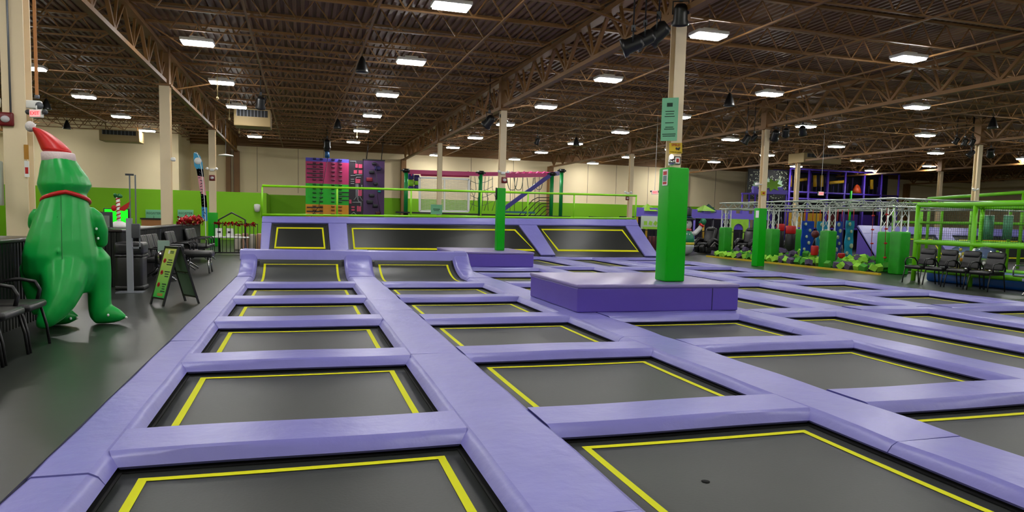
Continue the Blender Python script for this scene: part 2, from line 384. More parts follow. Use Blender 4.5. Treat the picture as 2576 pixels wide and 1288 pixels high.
# trampoline beds
def trampoline(xa, xb, ya, yb, lb, grp='trampoline beds'):
    # xa..yb: lower pad edges around the opening
    t = thing('trampoline', lb, 'trampoline', ((xa+xb)/2, (ya+yb)/2, -.012), 0, grp)
    w, d = (xb-xa)/2+.03, (yb-ya)/2+.03; n = 8
    b = MB(); vs = []; fs = []
    for i in range(n+1):
        for j in range(n+1):
            u, v = -1+2*i/n, -1+2*j/n; vs.append((u*w, v*d, -.018*(1-u*u)*(1-v*v)))
    for i in range(n):
        for j in range(n): a = i*(n+1)+j; fs.append((a, a+n+1, a+n+2, a+1))
    b.add(vs, fs, 0, True); o = b.build('jump_mat', MATB, t)
    s = o.modifiers.new('thickness', 'SOLIDIFY'); s.thickness = .01; s.offset = -1
    # yellow outline sewn on the mat, following its sag
    b = MB(); iw, idp, lw = w-.16, d-.15, .05
    def zz(x, y): u, v = x/w, y/d; return -.018*(1-u*u)*(1-v*v)+.003
    K = 12
    for (xs_, ys_, xe, ye) in ((-iw, -idp, iw, -idp), (-iw, idp, iw, idp), (-iw, -idp, -iw, idp), (iw, -idp, iw, idp)):
        hor = abs(ys_-ye) < 1e-6; sx = -1 if xs_ < 0 else 1; sy = -1 if ys_ < 0 else 1; vs = []
        for k in range(K+1):
            q = k/K
            if hor: x = xs_+(xe-xs_)*q; P = [(x, ys_), (x, ys_-sy*lw)]
            else: y = ys_+(ye-ys_)*q; P = [(xs_, y), (xs_-sx*lw, y)]
            for (x, y) in P: vs.append((x, y, zz(x, y)+ (.001 if hor else 0)))
        b.add(vs, [(2*k, 2*k+1, 2*k+3, 2*k+2) for k in range(K)])
    b.build('boundary_line', YEL, t)
    # black edge webbing round the bed
    b = MB()
    for s_ in (-1, 1):
        b.box((s_*(w-.03)-.025, -d, .0), (s_*(w-.03)+.025, d, .005)); b.box((-w, s_*(d-.03)-.025, .0), (w, s_*(d-.03)+.025, .004))
    b.build('edge_webbing', mat('matt_black_webbing', (12, 12, 12), .8, spec=.2), t)
    if lb.startswith('black yellow-lined trampoline bed, second column, second'):
        q = atz(1775, 1213, -.03); b = MB(); b.lathe([(0, 0), (.026, 0), (.02, .002), (0, .0022)], 14, o=(q.x-(xa+xb)/2, q.y-(ya+yb)/2, -.012)); b.build('dark_scuff', mat('matt_black_webbing', (12, 12, 12), .8, spec=.2), t)
    return t
def pad_profile(h0, h1):
    # closed outline in (u, z): lower edge, rounded shoulders, flat top
    a, c = h0, h1
    return [(a-SL+.012, PB-.012), (a-SL-.002, PB+.006), (a-SL*.5, (PT+PB)/2+.01), (a-.006, PT-.012), (a+.018, PT), (c-.018, PT), (c+.006, PT-.012), (c+SL*.5, (PT+PB)/2+.01), (c+SL+.002, PB+.006), (c+SL-.012, PB-.012)]
def run_pad(name, x0, x1, ya, yb, lb, grp, m=LILAC, side0=True, side1=True):
    # pad running along Y between ya and yb, made as many slices so that it can ripple a little
    P = pad_profile(x0, x1)
    if not side0: P = [(x0, PB), (x0, PT-.012), (x0+.02, PT)] + [p for p in P[5:]]
    if not side1: P = P[:5] + [(x1-.02, PT), (x1, PT-.012), (x1, PB)]
    cx = (x0+x1)/2; n = max(2, int((yb-ya)/.3)); rings = []
    rnd = random.Random(int((x0*31+ya*17)*100))
    ph = rnd.random()*6
    for i in range(n+1):
        y = ya+(yb-ya)*i/n; e = 0 if 0 < i < n else -.006
        rings.append([Vector((u-cx, y-(ya+yb)/2, z+(e if z > PT-.03 else 0)+(.004*sin(y*4.1+ph+u*3) if z > PB+.03 else 0))) for u, z in P][::-1])
    b = MB(); b.loft(rings, smooth=True)
    o = b.build(name, m, loc=(cx, (ya+yb)/2, 0)); tag(o, lb, 'floor pad', grp); autosm(o); return o
def autosm(o):
    m = o.modifiers.new('split', 'EDGE_SPLIT'); m.split_angle = radians(24)
def cross_pad(xa, xb, y, lb, h=Hp-.01, zoff=.004):
    # pad across a column: ends mitred against the slopes of the walkway pads
    P = pad_profile(-h, h); n = 10; rings = []
    rnd = random.Random(int((xa*31+y*17)*100)); ph = rnd.random()*6
    cx = (xa+xb)/2
    for i in range(n+1):
        q = i/n; ring = []
        for u, z in P:
            e = max(0, SL*(PT-z)/(PT-PB))+.003                 # lower points end further in, following the slope of the walkway
            x = (xa+e)*(1-q)+(xb-e)*q
            fold = .004*sin(x*3.3+ph)
            ring.append(Vector((x-cx, u+(.008*sin(x*3.1+ph) if z < PT-.03 else 0), z+zoff*(z > PT-.03)+(fold if z > PB+.01 else 0))))
        rings.append(ring)
    b = MB(); b.loft(rings, smooth=True)
    o = b.build('cross_pad', LILAC, loc=(cx, y, 0)); tag(o, lb, 'floor pad', 'lilac pads across the trampoline columns'); autosm(o); return o
def low(k, i):       # pad half width plus slope
    return Hp+SL-.02
for k in 'ABCDEF':
    xa, xb = cols[k]; R = rows[k]
    for i in range(len(R)-1):
        if k == 'C' and i == 4: continue           # large platform stands here
        if k == 'C' and i == 8: continue           # smaller platform
        lb = 'black yellow-lined trampoline bed, %s, %s from the near end' % (colname[k], ORD[i])
        if i == 0: lb = 'black trampoline bed below the viewpoint, %s' % colname[k]
        trampoline(xa+SL, xb-SL, R[i]+Hp+SL-.02, R[i+1]-Hp-SL+.02, lb)
    for i, y in enumerate(R):
        if k == 'C' and i in (9,) and False: continue
        cross_pad(xa, xb, y, 'lilac cross pad at the near edge of the %s bed, %s' % (ORD[i], colname[k]) if i < len(R)-1 else 'lilac cross pad closing the far end of the %s' % colname[k])
# walkway pads running away from the camera
wn = ['left border pad beside the charcoal aisle', 'walkway pad between the leftmost and second columns', 'walkway pad between the second and third columns',
      'walkway pad between the third and fourth columns', 'walkway pad between the narrow fourth and fifth columns', 'walkway pad between the fifth and rightmost columns', 'right border pad beside the foam pit aisle']
cuts = {0: [-.6, 4.1, 8.2, 12.4, 16.35], 1: [-.6, 3.0, 7.05, 10.5, 11.95, 14.2, 16.35], 2: [-.6, 3.6, 7.74, 11.8, 16.0, 20, 25.35],
        3: [-.6, 3.4, 8.1, 12.4, 17, 21, 25.35], 4: [-.6, 4.8, 9.9, 14.8, 19.9, 25.35], 5: [-.6, 4.9, 10.0, 15, 20, 25.35], 6: [-.6, 4.9, 10.05, 15.1, 20.15, 25.35]}
for i, (a, c) in enumerate(walk):
    C_ = cuts[i]
    for j in range(len(C_)-1):
        run_pad('walkway_pad' if 0 < i < 6 else 'border_pad', a, c, C_[j]+.004, C_[j+1]-.004, 'lilac %s, %s length from the near end' % (wn[i], ORD[j]), 'lilac walkway pads', side0=i != 0, side1=i != 6)
# near closing pad behind the viewpoint is part of the rows above; area behind the ramps
trampoline(-1.0, .99, 18.5, 21.6, 'black trampoline bed hidden behind the left curved ramp'); trampoline(-1.0, .99, 22.2, 25.0, 'black trampoline bed below the left wall trampoline')
trampoline(1.68, 3.71, 18.5, 21.6, 'black trampoline bed hidden behind the second curved ramp'); trampoline(1.68, 3.71, 22.2, 25.0, 'black trampoline bed left of the smaller platform, below the wall')
for k in 'AB':
    xa, xb = cols[k]; cross_pad(xa, xb, 21.9, 'lilac cross pad behind the %s ramp' % ('left' if k == 'A' else 'second')); cross_pad(xa, xb, 25.2, 'lilac cross pad at the foot of the wall behind the %s ramp' % ('left' if k == 'A' else 'second'), .15)
run_pad('border_pad', -1.37, -1.07, 18.25, 25.35, 'lilac left border pad behind the curved ramps', 'lilac walkway pads', side0=False)
run_pad('walkway_pad', 1.06, 1.61, 18.25, 25.35, 'lilac walkway pad behind the curved ramps', 'lilac walkway pads')

# ---------------------------------------------------------------- curved ramps (quarter pipe trampolines)
RY0, RY1, RH = 16.35, 17.75, .52
def rz_(y):                      # height of the ramp surface above the bed
    q = max(0, min(1, (y-RY0)/(RY1-RY0))); return RH*(1-sqrt(max(0, 1-q*q*.93)))/(1-sqrt(.07))
def ramp_strip(x0, x1, zo, th, ya=RY0, yb=RY1, n=12):
    rings = []
    for i in range(n+1):
        y = ya+(yb-ya)*i/n; z = rz_(y)
        rings.append([Vector((x0, y, z+zo-th)), Vector((x1, y, z+zo-th)), Vector((x1, y, z+zo)), Vector((x0, y, z+zo))])
    return rings
def ramp_side_pad(x0, x1, lb, s0=True, s1=True):
    b = MB(); rings = []; P = pad_profile(x0, x1); n = 14
    if not s0: P = [(x0, PB-.08), (x0, PT-.012), (x0+.02, PT)] + P[5:]
    if not s1: P = P[:5]+[(x1-.02, PT), (x1, PT-.012), (x1, PB-.08)]
    cx = (x0+x1)/2
    for i in range(n+1):
        y = RY0+.01+(RY1+.3-RY0)*i/n; z0 = rz_(min(y, RY1)); wr = .01*sin(i*2.3)
        rings.append([Vector((u-cx, y, z+z0+(wr if z > PT-.01 else 0))) for u, z in P][::-1])
    b.loft(rings, smooth=True); o = b.build('ramp_side_pad', LILAC, loc=(cx, 0, 0)); tag(o, lb, 'ramp pad', 'lilac pads on the curved ramps'); autosm(o)
ramp_side_pad(-1.37, -1.07, 'lilac pad curving up the left edge of the left ramp', s0=False)
ramp_side_pad(1.06, 1.61, 'wrinkled lilac pad curving up between the two ramps')
ramp_side_pad(3.78, 4.1, 'wrinkled lilac pad curving up the right edge of the second ramp')
b = MB(); P = [(0, -.12), (-.06, -.13), (-.075, -.11), (-.03, .07), (-.01, .1), (.03, .115), (.36, .115), (.40, .09), (.42, .02), (.42, -.02)]
b.loft([[Vector((x, RY1-.04+u, RH+z-.02)) for u, z in P] for x in (-1.4, -.5, .4, 1.3, 2.2, 3.1, 4.1)], smooth=True)
o = b.build('ramp_top_pad', LILAC); tag(o, 'long lilac pad along the raised top edge of both curved ramps', 'ramp pad', 'lilac pads on the curved ramps'); autosm(o)
b = MB()
for xx in (-1.35, 1.1, 1.45, 3.82, 4.05):
    b.box((xx, RY1+.1, -.45), (xx+.06, RY1+.16, RH)); b.beam((xx+.03, RY1+.13, RH-.05), (xx+.03, RY1+.5, -.4), .05)
b.box((-1.35, RY1+.05, RH-.05), (4.08, RY1+.35, RH-.025))
for s in ((-1.365, -1.345), (4.03, 4.06)):
    b.loft([[Vector((s[0], RY0+(RY1+.3-RY0)*i/12, -.3)), Vector((s[1], RY0+(RY1+.3-RY0)*i/12, -.3)), Vector((s[1], RY0+(RY1+.3-RY0)*i/12, rz_(RY0+(RY1+.3-RY0)*i/12)+.03)), Vector((s[0], RY0+(RY1+.3-RY0)*i/12, rz_(RY0+(RY1+.3-RY0)*i/12)+.03))] for i in range(13)])
struct(b.build('trim_3', PIT))
for nm, (xa, xb) in (('left', (-1.02, 1.01)), ('second', (1.66, 3.74))):
    t = thing('ramp_trampoline', 'curved black ramp trampoline with yellow outline, %s' % ('the left one under the left wall mat' if nm == 'left' else 'the right one beside the smaller platform'), 'trampoline', (0, 0, 0), 0, 'curved ramp trampolines')
    ya = 15.09
    def rp(x0, x1, y0, y1, zo, th):
        rings = []
        for i in range(19):
            y = y0+(y1-y0)*i/18; z = rz_(y); rings.append([Vector((x0, y, z+zo-th)), Vector((x1, y, z+zo-th)), Vector((x1, y, z+zo)), Vector((x0, y, z+zo))][::-1])
        return rings
    b = MB(); b.loft(rp(xa, xb, ya, RY1, 0, .01), smooth=True); o = b.build('jump_mat', mat('ramp_mesh_mat', (58, 61, 54), .42, spec=.4, bump=.03, bscale=60), t); autosm(o)
    b = MB(); x0, x1 = xa+.16, xb-.16
    b.loft(rp(x0, x0+.05, ya+.1, RY1-.22, .004, .002)); b.loft(rp(x1-.05, x1, ya+.1, RY1-.22, .004, .002)); b.loft(rp(x0, x1, RY1-.25, RY1-.21, .0045, .002)); b.loft(rp(x0, x1, ya+.08, ya+.13, .0045, .002))
    b.build('boundary_line', YEL, t)
    b = MB(); b.loft(rp(xa, xa+.07, ya, RY1, .008, .006)); b.loft(rp(xb-.07, xb, ya, RY1, .008, .006)); b.loft(rp(xa, xb, RY1-.09, RY1, .008, .006)); b.build('edge_webbing', BLACKV, t)

# ---------------------------------------------------------------- purple platforms round the columns
def platform(x0, x1, y0, y1, lb, zt=.53, seam=None):
    cx, cy = (x0+x1)/2, (y0+y1)/2; t = thing('padded_platform', lb, 'platform', (cx, cy, PT+.002), 0, 'purple padded platforms')
    hx, hy, h = (x1-x0)/2, (y1-y0)/2, zt-PT
    b = MB(); n = 12
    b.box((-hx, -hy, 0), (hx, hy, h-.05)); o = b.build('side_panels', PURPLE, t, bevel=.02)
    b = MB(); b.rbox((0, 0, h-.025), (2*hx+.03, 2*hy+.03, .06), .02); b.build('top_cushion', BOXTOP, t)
    if seam:
        b = MB()
        for sx in seam: b.box((sx-cx-.006, -hy-.006, .01), (sx-cx+.006, -hy, h-.06))
        b.build('panel_seam', mat('dark_purple_seam', (34, 22, 84), .6), t)
    return t
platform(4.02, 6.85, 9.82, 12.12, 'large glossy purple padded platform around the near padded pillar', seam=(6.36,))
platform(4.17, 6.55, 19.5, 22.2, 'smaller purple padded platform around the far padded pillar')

# ---------------------------------------------------------------- green pads round the column feet
def col_pad(x, y, z0, z1, w, lb, m=GREENP, grp='green column pads'):
    b = MB(); b.rbox((0, 0, (z1-z0)/2), (w, w, z1-z0), .025, seg=3); o = b.build('column_pad', m, loc=(x, y, z0+.003)); tag(o, lb, 'column pad', grp); return o
col_pad(5.87, 10.35, .54, 2.4, .36, 'tall bright green column pad standing on the large purple platform')
col_pad(5.76, 20.45, .54, 2.42, .25, 'bright green column pad standing on the smaller far purple platform')
col_pad(15.0, 20.5, FZ, 2.08, .31, 'bright green column pad on the aisle floor before the foam pit')
col_pad(-3.42, 30.5, FZ, 1.45, .34, 'bright green column pad behind the black fence with tinsel')

# ---------------------------------------------------------------- leaning wall trampolines and upper deck
WY0, WZ0, WY1 = 25.5, .12, 26.9
WXA, WXB = -1.37, 13.57
def wtop(x): return 1.31+.24*(x-WXA)/(WXB-WXA)
def WP(x, s, out=0):             # point on the leaning plane, s from foot 0 to top 1, out along its normal
    zt = wtop(x); L = sqrt((WY1-WY0)**2+(zt-WZ0)**2); n = Vector((0, -(zt-WZ0)/L, (WY1-WY0)/L))
    return Vector((x, WY0+(WY1-WY0)*s, WZ0+(zt-WZ0)*s))+n*out
def slab(b, pts, o0, o1, mi=0, xs=1.0):
    # pts: (x, s) polygon on the plane, thickened from o0 to o1
    n = len(pts); vs = [WP(x, s, o0) for x, s in pts]+[WP(x, s, o1) for x, s in pts]
    b.add(vs, [tuple(range(n)), tuple(range(2*n-1, n-1, -1))]+[(i, i+n, (i+1) % n+n, (i+1) % n) for i in range(n)], mi)
def wpix(px, py):                # pixel to (x, s) on the leaning plane
    o = Vector((0, 0, CAM_H)); d = _ray(px, py); best = None
    lo_, hi_ = 25.0, 27.5
    for _ in range(40):
        m_ = (lo_+hi_)/2; p = o+d*(m_/d.y); s = (m_-WY0)/(WY1-WY0); zp = WZ0+(wtop(p.x)-WZ0)*s
        if (p.z-zp) > 0: lo_ = m_
        else: hi_ = m_
    return (p.x, s)
b = MB(); slab(b, [(WXA, 0), (WXB, 0), (WXB, 1), (WXA, 1)], -.12, -.06)
for xx in (WXA, WXB-.04):
    b.prism([(WY0+.1, 0), (WY1+.05, 0), (WY1+.05, wtop(xx)-.06)], (xx, 0, FZ), (0, 1, 0), (0, 0, 1), (.04, 0, 0))
struct(b.build('trim_4', PIT))
wall_open = [('left', [(-1.09, .0), (.98, .0), (.93, .84), (-1.03, .84)], 'leaning wall trampoline behind the left ramp, smallest of three'),
             ('middle', [(1.62, .0), (8.85, .0), (8.28, .84), (1.6, .84)], 'wide leaning wall trampoline in the middle, behind the far pillar'),
             ('right', [(9.45, .0), (13.3, .0), (12.95, .86), (9.03, .86)], 'leaning wall trampoline at the right end of the deck wall')]
for nm, q, lb in wall_open:
    t = thing('wall_trampoline', 'black %s' % lb, 'trampoline', (0, 0, 0), 0, 'wall trampolines')
    b = MB(); slab(b, q, -.03, -.02); b.build('jump_mat', mat('wall_mesh_mat', (30, 32, 29), .42, spec=.35, bump=.03, bscale=60), t)
    (x0, s0), (x1, _), (x2, s2), (x3, _) = q; i = .17
    def inr(k): # inner rectangle corners at inset k
        return [(x0+k, s0+k*.8), (x1-k, s0+k*.8), (x2-k, s2-k*.62), (x3+k, s2-k*.62)]
    A_, B_ = inr(i), inr(i+.055); b = MB()
    for e in range(4):
        f = (e+1) % 4
        slab(b, [A_[e], A_[f], B_[f], B_[e]], -.018, -.012)
    b.build('boundary_line', YEL, t)
    A_, B_ = inr(-.02), inr(.06); b = MB()
    for e in range(4): slab(b, [A_[e], A_[(e+1) % 4], B_[(e+1) % 4], B_[e]], -.019, -.008)
    b.build('edge_webbing', BLACKV, t)
def wpad(pts, lb, name='wall_pad', th=.05):
    b = MB(); slab(b, pts, -.05, th); o = b.build(name, LILAC, bevel=.025, seg=3); tag(o, lb, 'wall pad', 'lilac pads framing the wall trampolines'); return o
N_ = 1
wpad([(WXA, .0), (-1.09, .0), (-1.03, .84), (WXA, .84)], 'lilac upright pad at the left end of the deck wall')
wpad([(.98, .0), (1.62, .0), (1.6, .84), (.93, .84)], 'lilac upright pad between the left and middle wall trampolines')
wpad([(8.85, .0), (9.45, .0), (9.03, .84), (8.28, .84)], 'lilac upright pad between the middle and right wall trampolines')
wpad([(13.3, .0), (WXB+.35, .0), (WXB, .84), (12.95, .84)], 'lilac leaning pad at the right end of the deck wall')
wpad([(WXA, .845), (WXB, .845), (WXB, 1.03), (WXA, 1.03)], 'long lilac pad along the top of the deck wall')
b = MB(); b.loft([[Vector((x, 26.86, wtop(x)-.06)), Vector((x, 29.6, wtop(x)-.06)), Vector((x, 29.6, wtop(x)+.02)), Vector((x, 26.86, wtop(x)+.02))] for x in (WXA, WXB)])
for xx in (WXA, 3.4, 8.2, WXB-.1):
    b.box((xx, 29.4, FZ), (xx+.1, 29.5, wtop(xx)-.05))
struct(b.build('floor_upper_deck', FLOORM))
# lime guard rail on the upper deck
t = thing('guard_rail', 'lime green tubular guard rail along the upper deck', 'guard rail', (0, 26.98, 0))
def rl(x, d): return wtop(x)+d
b = MB(); b.tube([(WXA, 0, rl(WXA, 1.16)), (WXB, 0, rl(WXB, 1.07))], .045, 10); b.build('top_rail', LIMET, t)
b = MB(); b.tube([(WXA, 0, rl(WXA, .12)), (WXB, 0, rl(WXB, .11))], .04, 10); b.build('bottom_rail', LIMET, t)
for px_ in (652, 848, 1034, 1210, 1328, 1444, 1600):
    x = at(px_, 510, 26.98).x; x = max(WXA, min(WXB, x)); b = MB(); b.tube([(x, 0, rl(x, .01)), (x, 0, rl(x, 1.12-.05*(x-WXA)/15))], .033, 10); b.build('post', LIMET, t)
# ================================================================ chairs (front toward -Y)
def guest_chair(lb, loc, rz, grp):
    t = thing('guest_chair', lb, 'chair', loc, rz, grp)
    b = MB(); b.rbox((0, -.02, .43), (.5, .5, .075), .035); b.build('seat', LEATHER, t)
    b = MB(); b.rbox((0, .235, .66), (.46, .07, .36), .03, rx=radians(-12)); b.rbox((0, .262, .83), (.44, .11, .17), .05, rx=radians(-12)); b.build('backrest', LEATHER, t)
    for s in (-1, 1):
        b = MB(); pts = [(s*.285, -.16, .43), (s*.29, -.19, .56), (s*.29, -.15, .64), (s*.29, -.02, .665), (s*.29, .12, .65), (s*.28, .2, .56), (s*.27, .22, .47)]
        b.tube(pts, .018, 8); b.build('armrest', BLK, t)
        b = MB(); b.tube([(s*.25, -.2, .41), (s*.26, -.25, .2), (s*.265, -.27, .0)], .014, 8); b.build('leg', BLK, t)
        b = MB(); b.tube([(s*.25, .22, .62), (s*.25, .21, .41), (s*.26, .27, .0)], .014, 8); b.build('leg', BLK, t)
    b = MB(); b.tube([(-.25, -.2, .385), (.25, -.2, .385)], .012, 6); b.tube([(-.25, .2, .385), (.25, .2, .385)], .012, 6)
    b.tube([(-.25, -.2, .385), (-.25, .2, .385)], .012, 6); b.tube([(.25, -.2, .385), (.25, .2, .385)], .012, 6); b.build('seat_frame', BLK, t)
    return t
ch = guest_chair('black padded guest chair at the left edge, nearest the inflatable dinosaur', (-2.76, 7.92, FZ), radians(90), 'black guest chairs by the near counter')
copy_tree(ch, (-2.76, 7.33, FZ), label='black padded guest chair at the left edge, middle of the row of three')
copy_tree(ch, (-2.76, 6.74, FZ), label='black padded guest chair at the left edge, nearest the camera and mostly cut off')
for i, (yy, lb) in enumerate([(14.33, 'furthest from the camera'), (13.7, 'second furthest from the camera'), (13.08, 'second nearest the camera'), (12.46, 'nearest, beside the steel waiting bench')]):
    c = copy_tree(ch, (15.42, yy, FZ), radians(-90), 'black guest chair before the lime frame, %s' % lb); c['group'] = 'black guest chairs before the lime frame'

def beam_bench(lb, loc, rz, n, seatm, frame, grp, fluted=True, mesh=False):
    t = thing('beam_bench', lb, 'bench', loc, rz, grp); W = .56*n
    b = MB(); b.box((-W/2+.05, -.03, .3), (W/2-.05, .03, .36)); b.build('beam', frame if mesh else BLK, t)
    for i in range(n):
        x = -W/2+.28+.56*i
        b = MB(); b.rbox((x, -.04, .42), (.52, .5, .035 if mesh else .09), .03); b.build('seat', seatm, t)
        b = MB()
        if fluted:
            for k in range(3): b.rbox((x-.16+.16*k, .25, .68), (.165, .09, .46), .04, rx=radians(-14))
        else: b.rbox((x, .25, .68), (.5, .03, .44), .014, rx=radians(-14))
        b.build('backrest', seatm, t)
    for i in range(n+1):
        x = -W/2+.56*i; b = MB(); b.tube([(x, .2, .42), (x, .18, .62), (x, .12, .65), (x, -.2, .65), (x, -.25, .6), (x, -.24, .42)], .016, 8); b.build('armrest', CHROME if mesh else BLK, t)
    for s in (-1, 1):
        x = s*(W/2-.3); b = MB(); b.tube([(x, 0, .31), (x, -.06, .2), (x, -.3, .03)], .022, 8); b.tube([(x, 0, .31), (x, .06, .2), (x, .3, .03)], .022, 8); b.ball((x, -.3, .025), .025, 8); b.ball((x, .3, .025), .025, 8); b.build('leg', CHROME, t)
    return t
beam_bench('black three seat waiting bench with fluted backs beside the trash bin', (-2.7, 15.7, FZ), radians(90), 3, LEATHER, BLK, 'waiting benches by the long counter')
beam_bench('black two seat waiting bench behind the sandwich board sign', (-2.72, 18.2, FZ), radians(90), 2, LEATHER, BLK, 'waiting benches by the long counter')
beam_bench('black three seat waiting bench nearest the fence with tinsel', (-2.75, 21.6, FZ), radians(90), 3, LEATHER, BLK, 'waiting benches by the long counter')
beam_bench('steel waiting bench with dark perforated seats at the right edge', (15.55, 10.9, FZ), radians(-90), 3, mat('perforated_dark_steel', (70, 78, 72), .4, .6), CHROME, 'steel waiting bench', fluted=False, mesh=True)
b = MB(); b.rbox((0, 0, .43), (.62, .62, .14), .05); t = thing('ottoman', 'large black padded stool with chrome feet in the left aisle', 'stool', (-2.25, 17.3, FZ)); b.build('seat', LEATHER, t)
for sx in (-1, 1):
    for sy in (-1, 1):
        b = MB(); b.tube([(sx*.22, sy*.22, .37), (sx*.25, sy*.25, 0)], .018, 8); b.build('leg', CHROME, t)
b = MB(); b.box((-.28, -.5, 0), (.28, .5, .5)); t = thing('side_table', 'low grey slab table between the waiting benches', 'table', (-2.8, 17.0, FZ)); 
b = MB(); b.rbox((0, 0, .62), (.5, .55, .05), .02); b.build('table_top', GREY, t); b = MB(); b.box((-.05, -.05, .02), (.05, .05, .6)); b.build('leg', BLK, t); b = MB(); b.box((-.2, -.2, 0), (.2, .2, .02)); b.build('base', BLK, t)

# ================================================================ counters
CORR = mat('black_corrugated_metal', (26, 28, 27), .4, .3)
def counter(lb, x, y0, y1, dep=.55, endface=True):
    t = thing('reception_counter', lb, 'counter', (x-dep/2, (y0+y1)/2, FZ)); L = (y1-y0)/2; h = dep/2
    b = MB(); prof = []; y = -L; k = 0
    while y < L-1e-6:
        prof += [(y, h-.02), (y+.03, h-.02), (y+.04, h), (y+.08, h)]; y += .09
    n = len(prof); vs = [(px_, py_, 0) for py_, px_ in prof]+[(px_, py_, .98) for py_, px_ in prof]
    b.add(vs, [(i, i+1, n+i+1, n+i) for i in range(n-1)])
    prof = []; xx = -h
    while xx < h-.04: prof += [(xx, -L), (xx+.03, -L), (xx+.04, -L-.02), (xx+.08, -L-.02)]; xx += .09
    n = len(prof); vs = [(px_, py_, 0) for px_, py_ in prof]+[(px_, py_, .98) for px_, py_ in prof]
    b.add(vs, [(i, i+1, n+i+1, n+i) for i in range(n-1)])
    b.box((-h+.02, -L+.02, 0), (h-.025, L-.02, .98)); b.build('front_panel', CORR, t)
    b = MB(); b.rbox((0, 0, 1.01), (dep+.06, 2*L+.06, .05), .02); b.build('counter_top', mat('dark_counter_top', (40, 34, 30), .3), t)
    b = MB(); b.box((h-.01, L-.03, 0), (h+.012, L, .98)); b.box((h-.01, -L, 0), (h+.012, -L+.03, .98)); b.build('corner_trim', DGREY, t)
    return t
counter('near black corrugated counter behind the black guest chairs', -3.15, 5.2, 10.05)
counter('wide end of the long black corrugated counter, holding the monitor and candy cane', -3.1, 14.0, 17.6, .6)
counter('narrow black corrugated counter behind the waiting benches, topped with tinsel', -3.1, 17.66, 24.2, .17)
t = thing('metal_uprights', 'pair of thin tall grey metal posts standing behind the candy cane decoration', 'post', (-3.55, 16.9, 1.142))
for dx in (0, .11):
    b = MB(); b.box((dx-.012, -.012, 0), (dx+.012, .012, 1.1)); b.build('post', GREY, t)
b = MB(); b.box((-.08, -.02, 1.08), (.08, .02, 1.12)); b.build('top_plate', DGREY, t)
# green panel at the counter gap
b = MB(); b.box((-.02, -.3, 0), (.02, .3, .95)); tag(b.build('glass_door_panel', mat('green_tinted_panel', (60, 120, 70), .15), loc=(-3.13, 10.45, FZ)), 'upright green tinted panel at the end of the near counter', 'panel')
# items on the long counter
t = thing('candy_cane_decoration', 'candy striped post with red bird on a white snow mound, on the long counter', 'decoration', (-3.36, 15.05, 1.142))
b = MB(); b.lathe([(0, 0), (.19, 0), (.18, .05), (.13, .09), (.06, .12), (0, .125)], 20); b.build('snow_mound', WHITE, t)
b = MB(); n = 40
b.tube([(0, 0, .1), (-.01, 0, .58)], .032, 12); b.build('pole', WHITE, t)
b = MB(); pts = [(.034*cos(i*.55)-.01*i/70, .034*sin(i*.55), .12+.46*i/70) for i in range(71)]; b.tube(pts, .011, 6); b.build('red_stripe', RED, t)
b = MB(); b.prism([(0, 0), (.17, .12), (.19, .2), (.15, .02), (.08, -.06), (0, -.05)], (.02, -.02, .38), (1, 0, 0), (0, 0, 1), (0, .04, 0)); b.ball((-.08, 0, .37), .05, 10, sc=(1, .7, 1.2)); b.build('red_bird', RED, t)
b = MB()
for q in range(5): b.ball((.05*cos(q*1.3)-.01, .05*sin(q*1.3), .6+.02*(q % 2)), .035, 8)
b.build('green_bow', mat('foil_green', (20, 120, 50), .3, .3), t)
t = thing('monitor', 'computer monitor showing a plain green screen on the long counter', 'monitor', (at(294, 550, 15.6).x, 15.6, 1.142), radians(-14))
b = MB(); b.rbox((0, 0, .22), (.5, .04, .3), .01); b.build('bezel', BLK, t)
b = MB(); b.box((-.225, -.024, .09), (.225, -.0205, .35)); b.build('screen', mat('green_screen', (10, 205, 20), .4, emit=1.0), t)
b = MB(); b.box((-.1, -.08, 0), (.1, .08, .015)); b.box((-.02, .01, .01), (.02, .03, .15)); b.build('stand', BLK, t)
t = thing('brochure_rack', 'small rack of pale brochures and boxes on the long counter behind the dinosaur', 'rack', (-3.52, 14.28, 1.142))
b = MB(); b.box((-.2, -.05, 0), (.2, .15, .02)); b.box((-.2, .13, 0), (.2, .15, .3)); b.build('shelf', DGREY, t)
rnd = random.Random(3)
for i in range(4):
    b = MB(); b.box((-.18+.09*i, -.03+.02*(i % 2), .022), (-.11+.09*i, .1, .16+rnd.random()*.12)); b.build('brochure', mat('brochure_%d' % i, [(190, 170, 150), (220, 220, 215), (170, 90, 80), (120, 130, 120)][i], .6), t)
b = MB(); b.rbox((0, 0, .012), (.3, .22, .02), .004); tag(b.build('paper_stack', WHITE, loc=(-3.4, 8.35, 1.14)), 'white papers lying on the near counter at the left edge', 'papers')
t = thing('point_of_sale_screen', 'dark screen on the near counter at the left edge', 'monitor', (-3.42, 8.9, 1.142), radians(-60))
b = MB(); b.rbox((0, 0, .2), (.34, .03, .24), .01); b.build('screen', BLK, t); b = MB(); b.box((-.08, -.06, 0), (.08, .06, .015)); b.box((-.015, 0, .01), (.015, .02, .1)); b.build('stand', BLK, t)
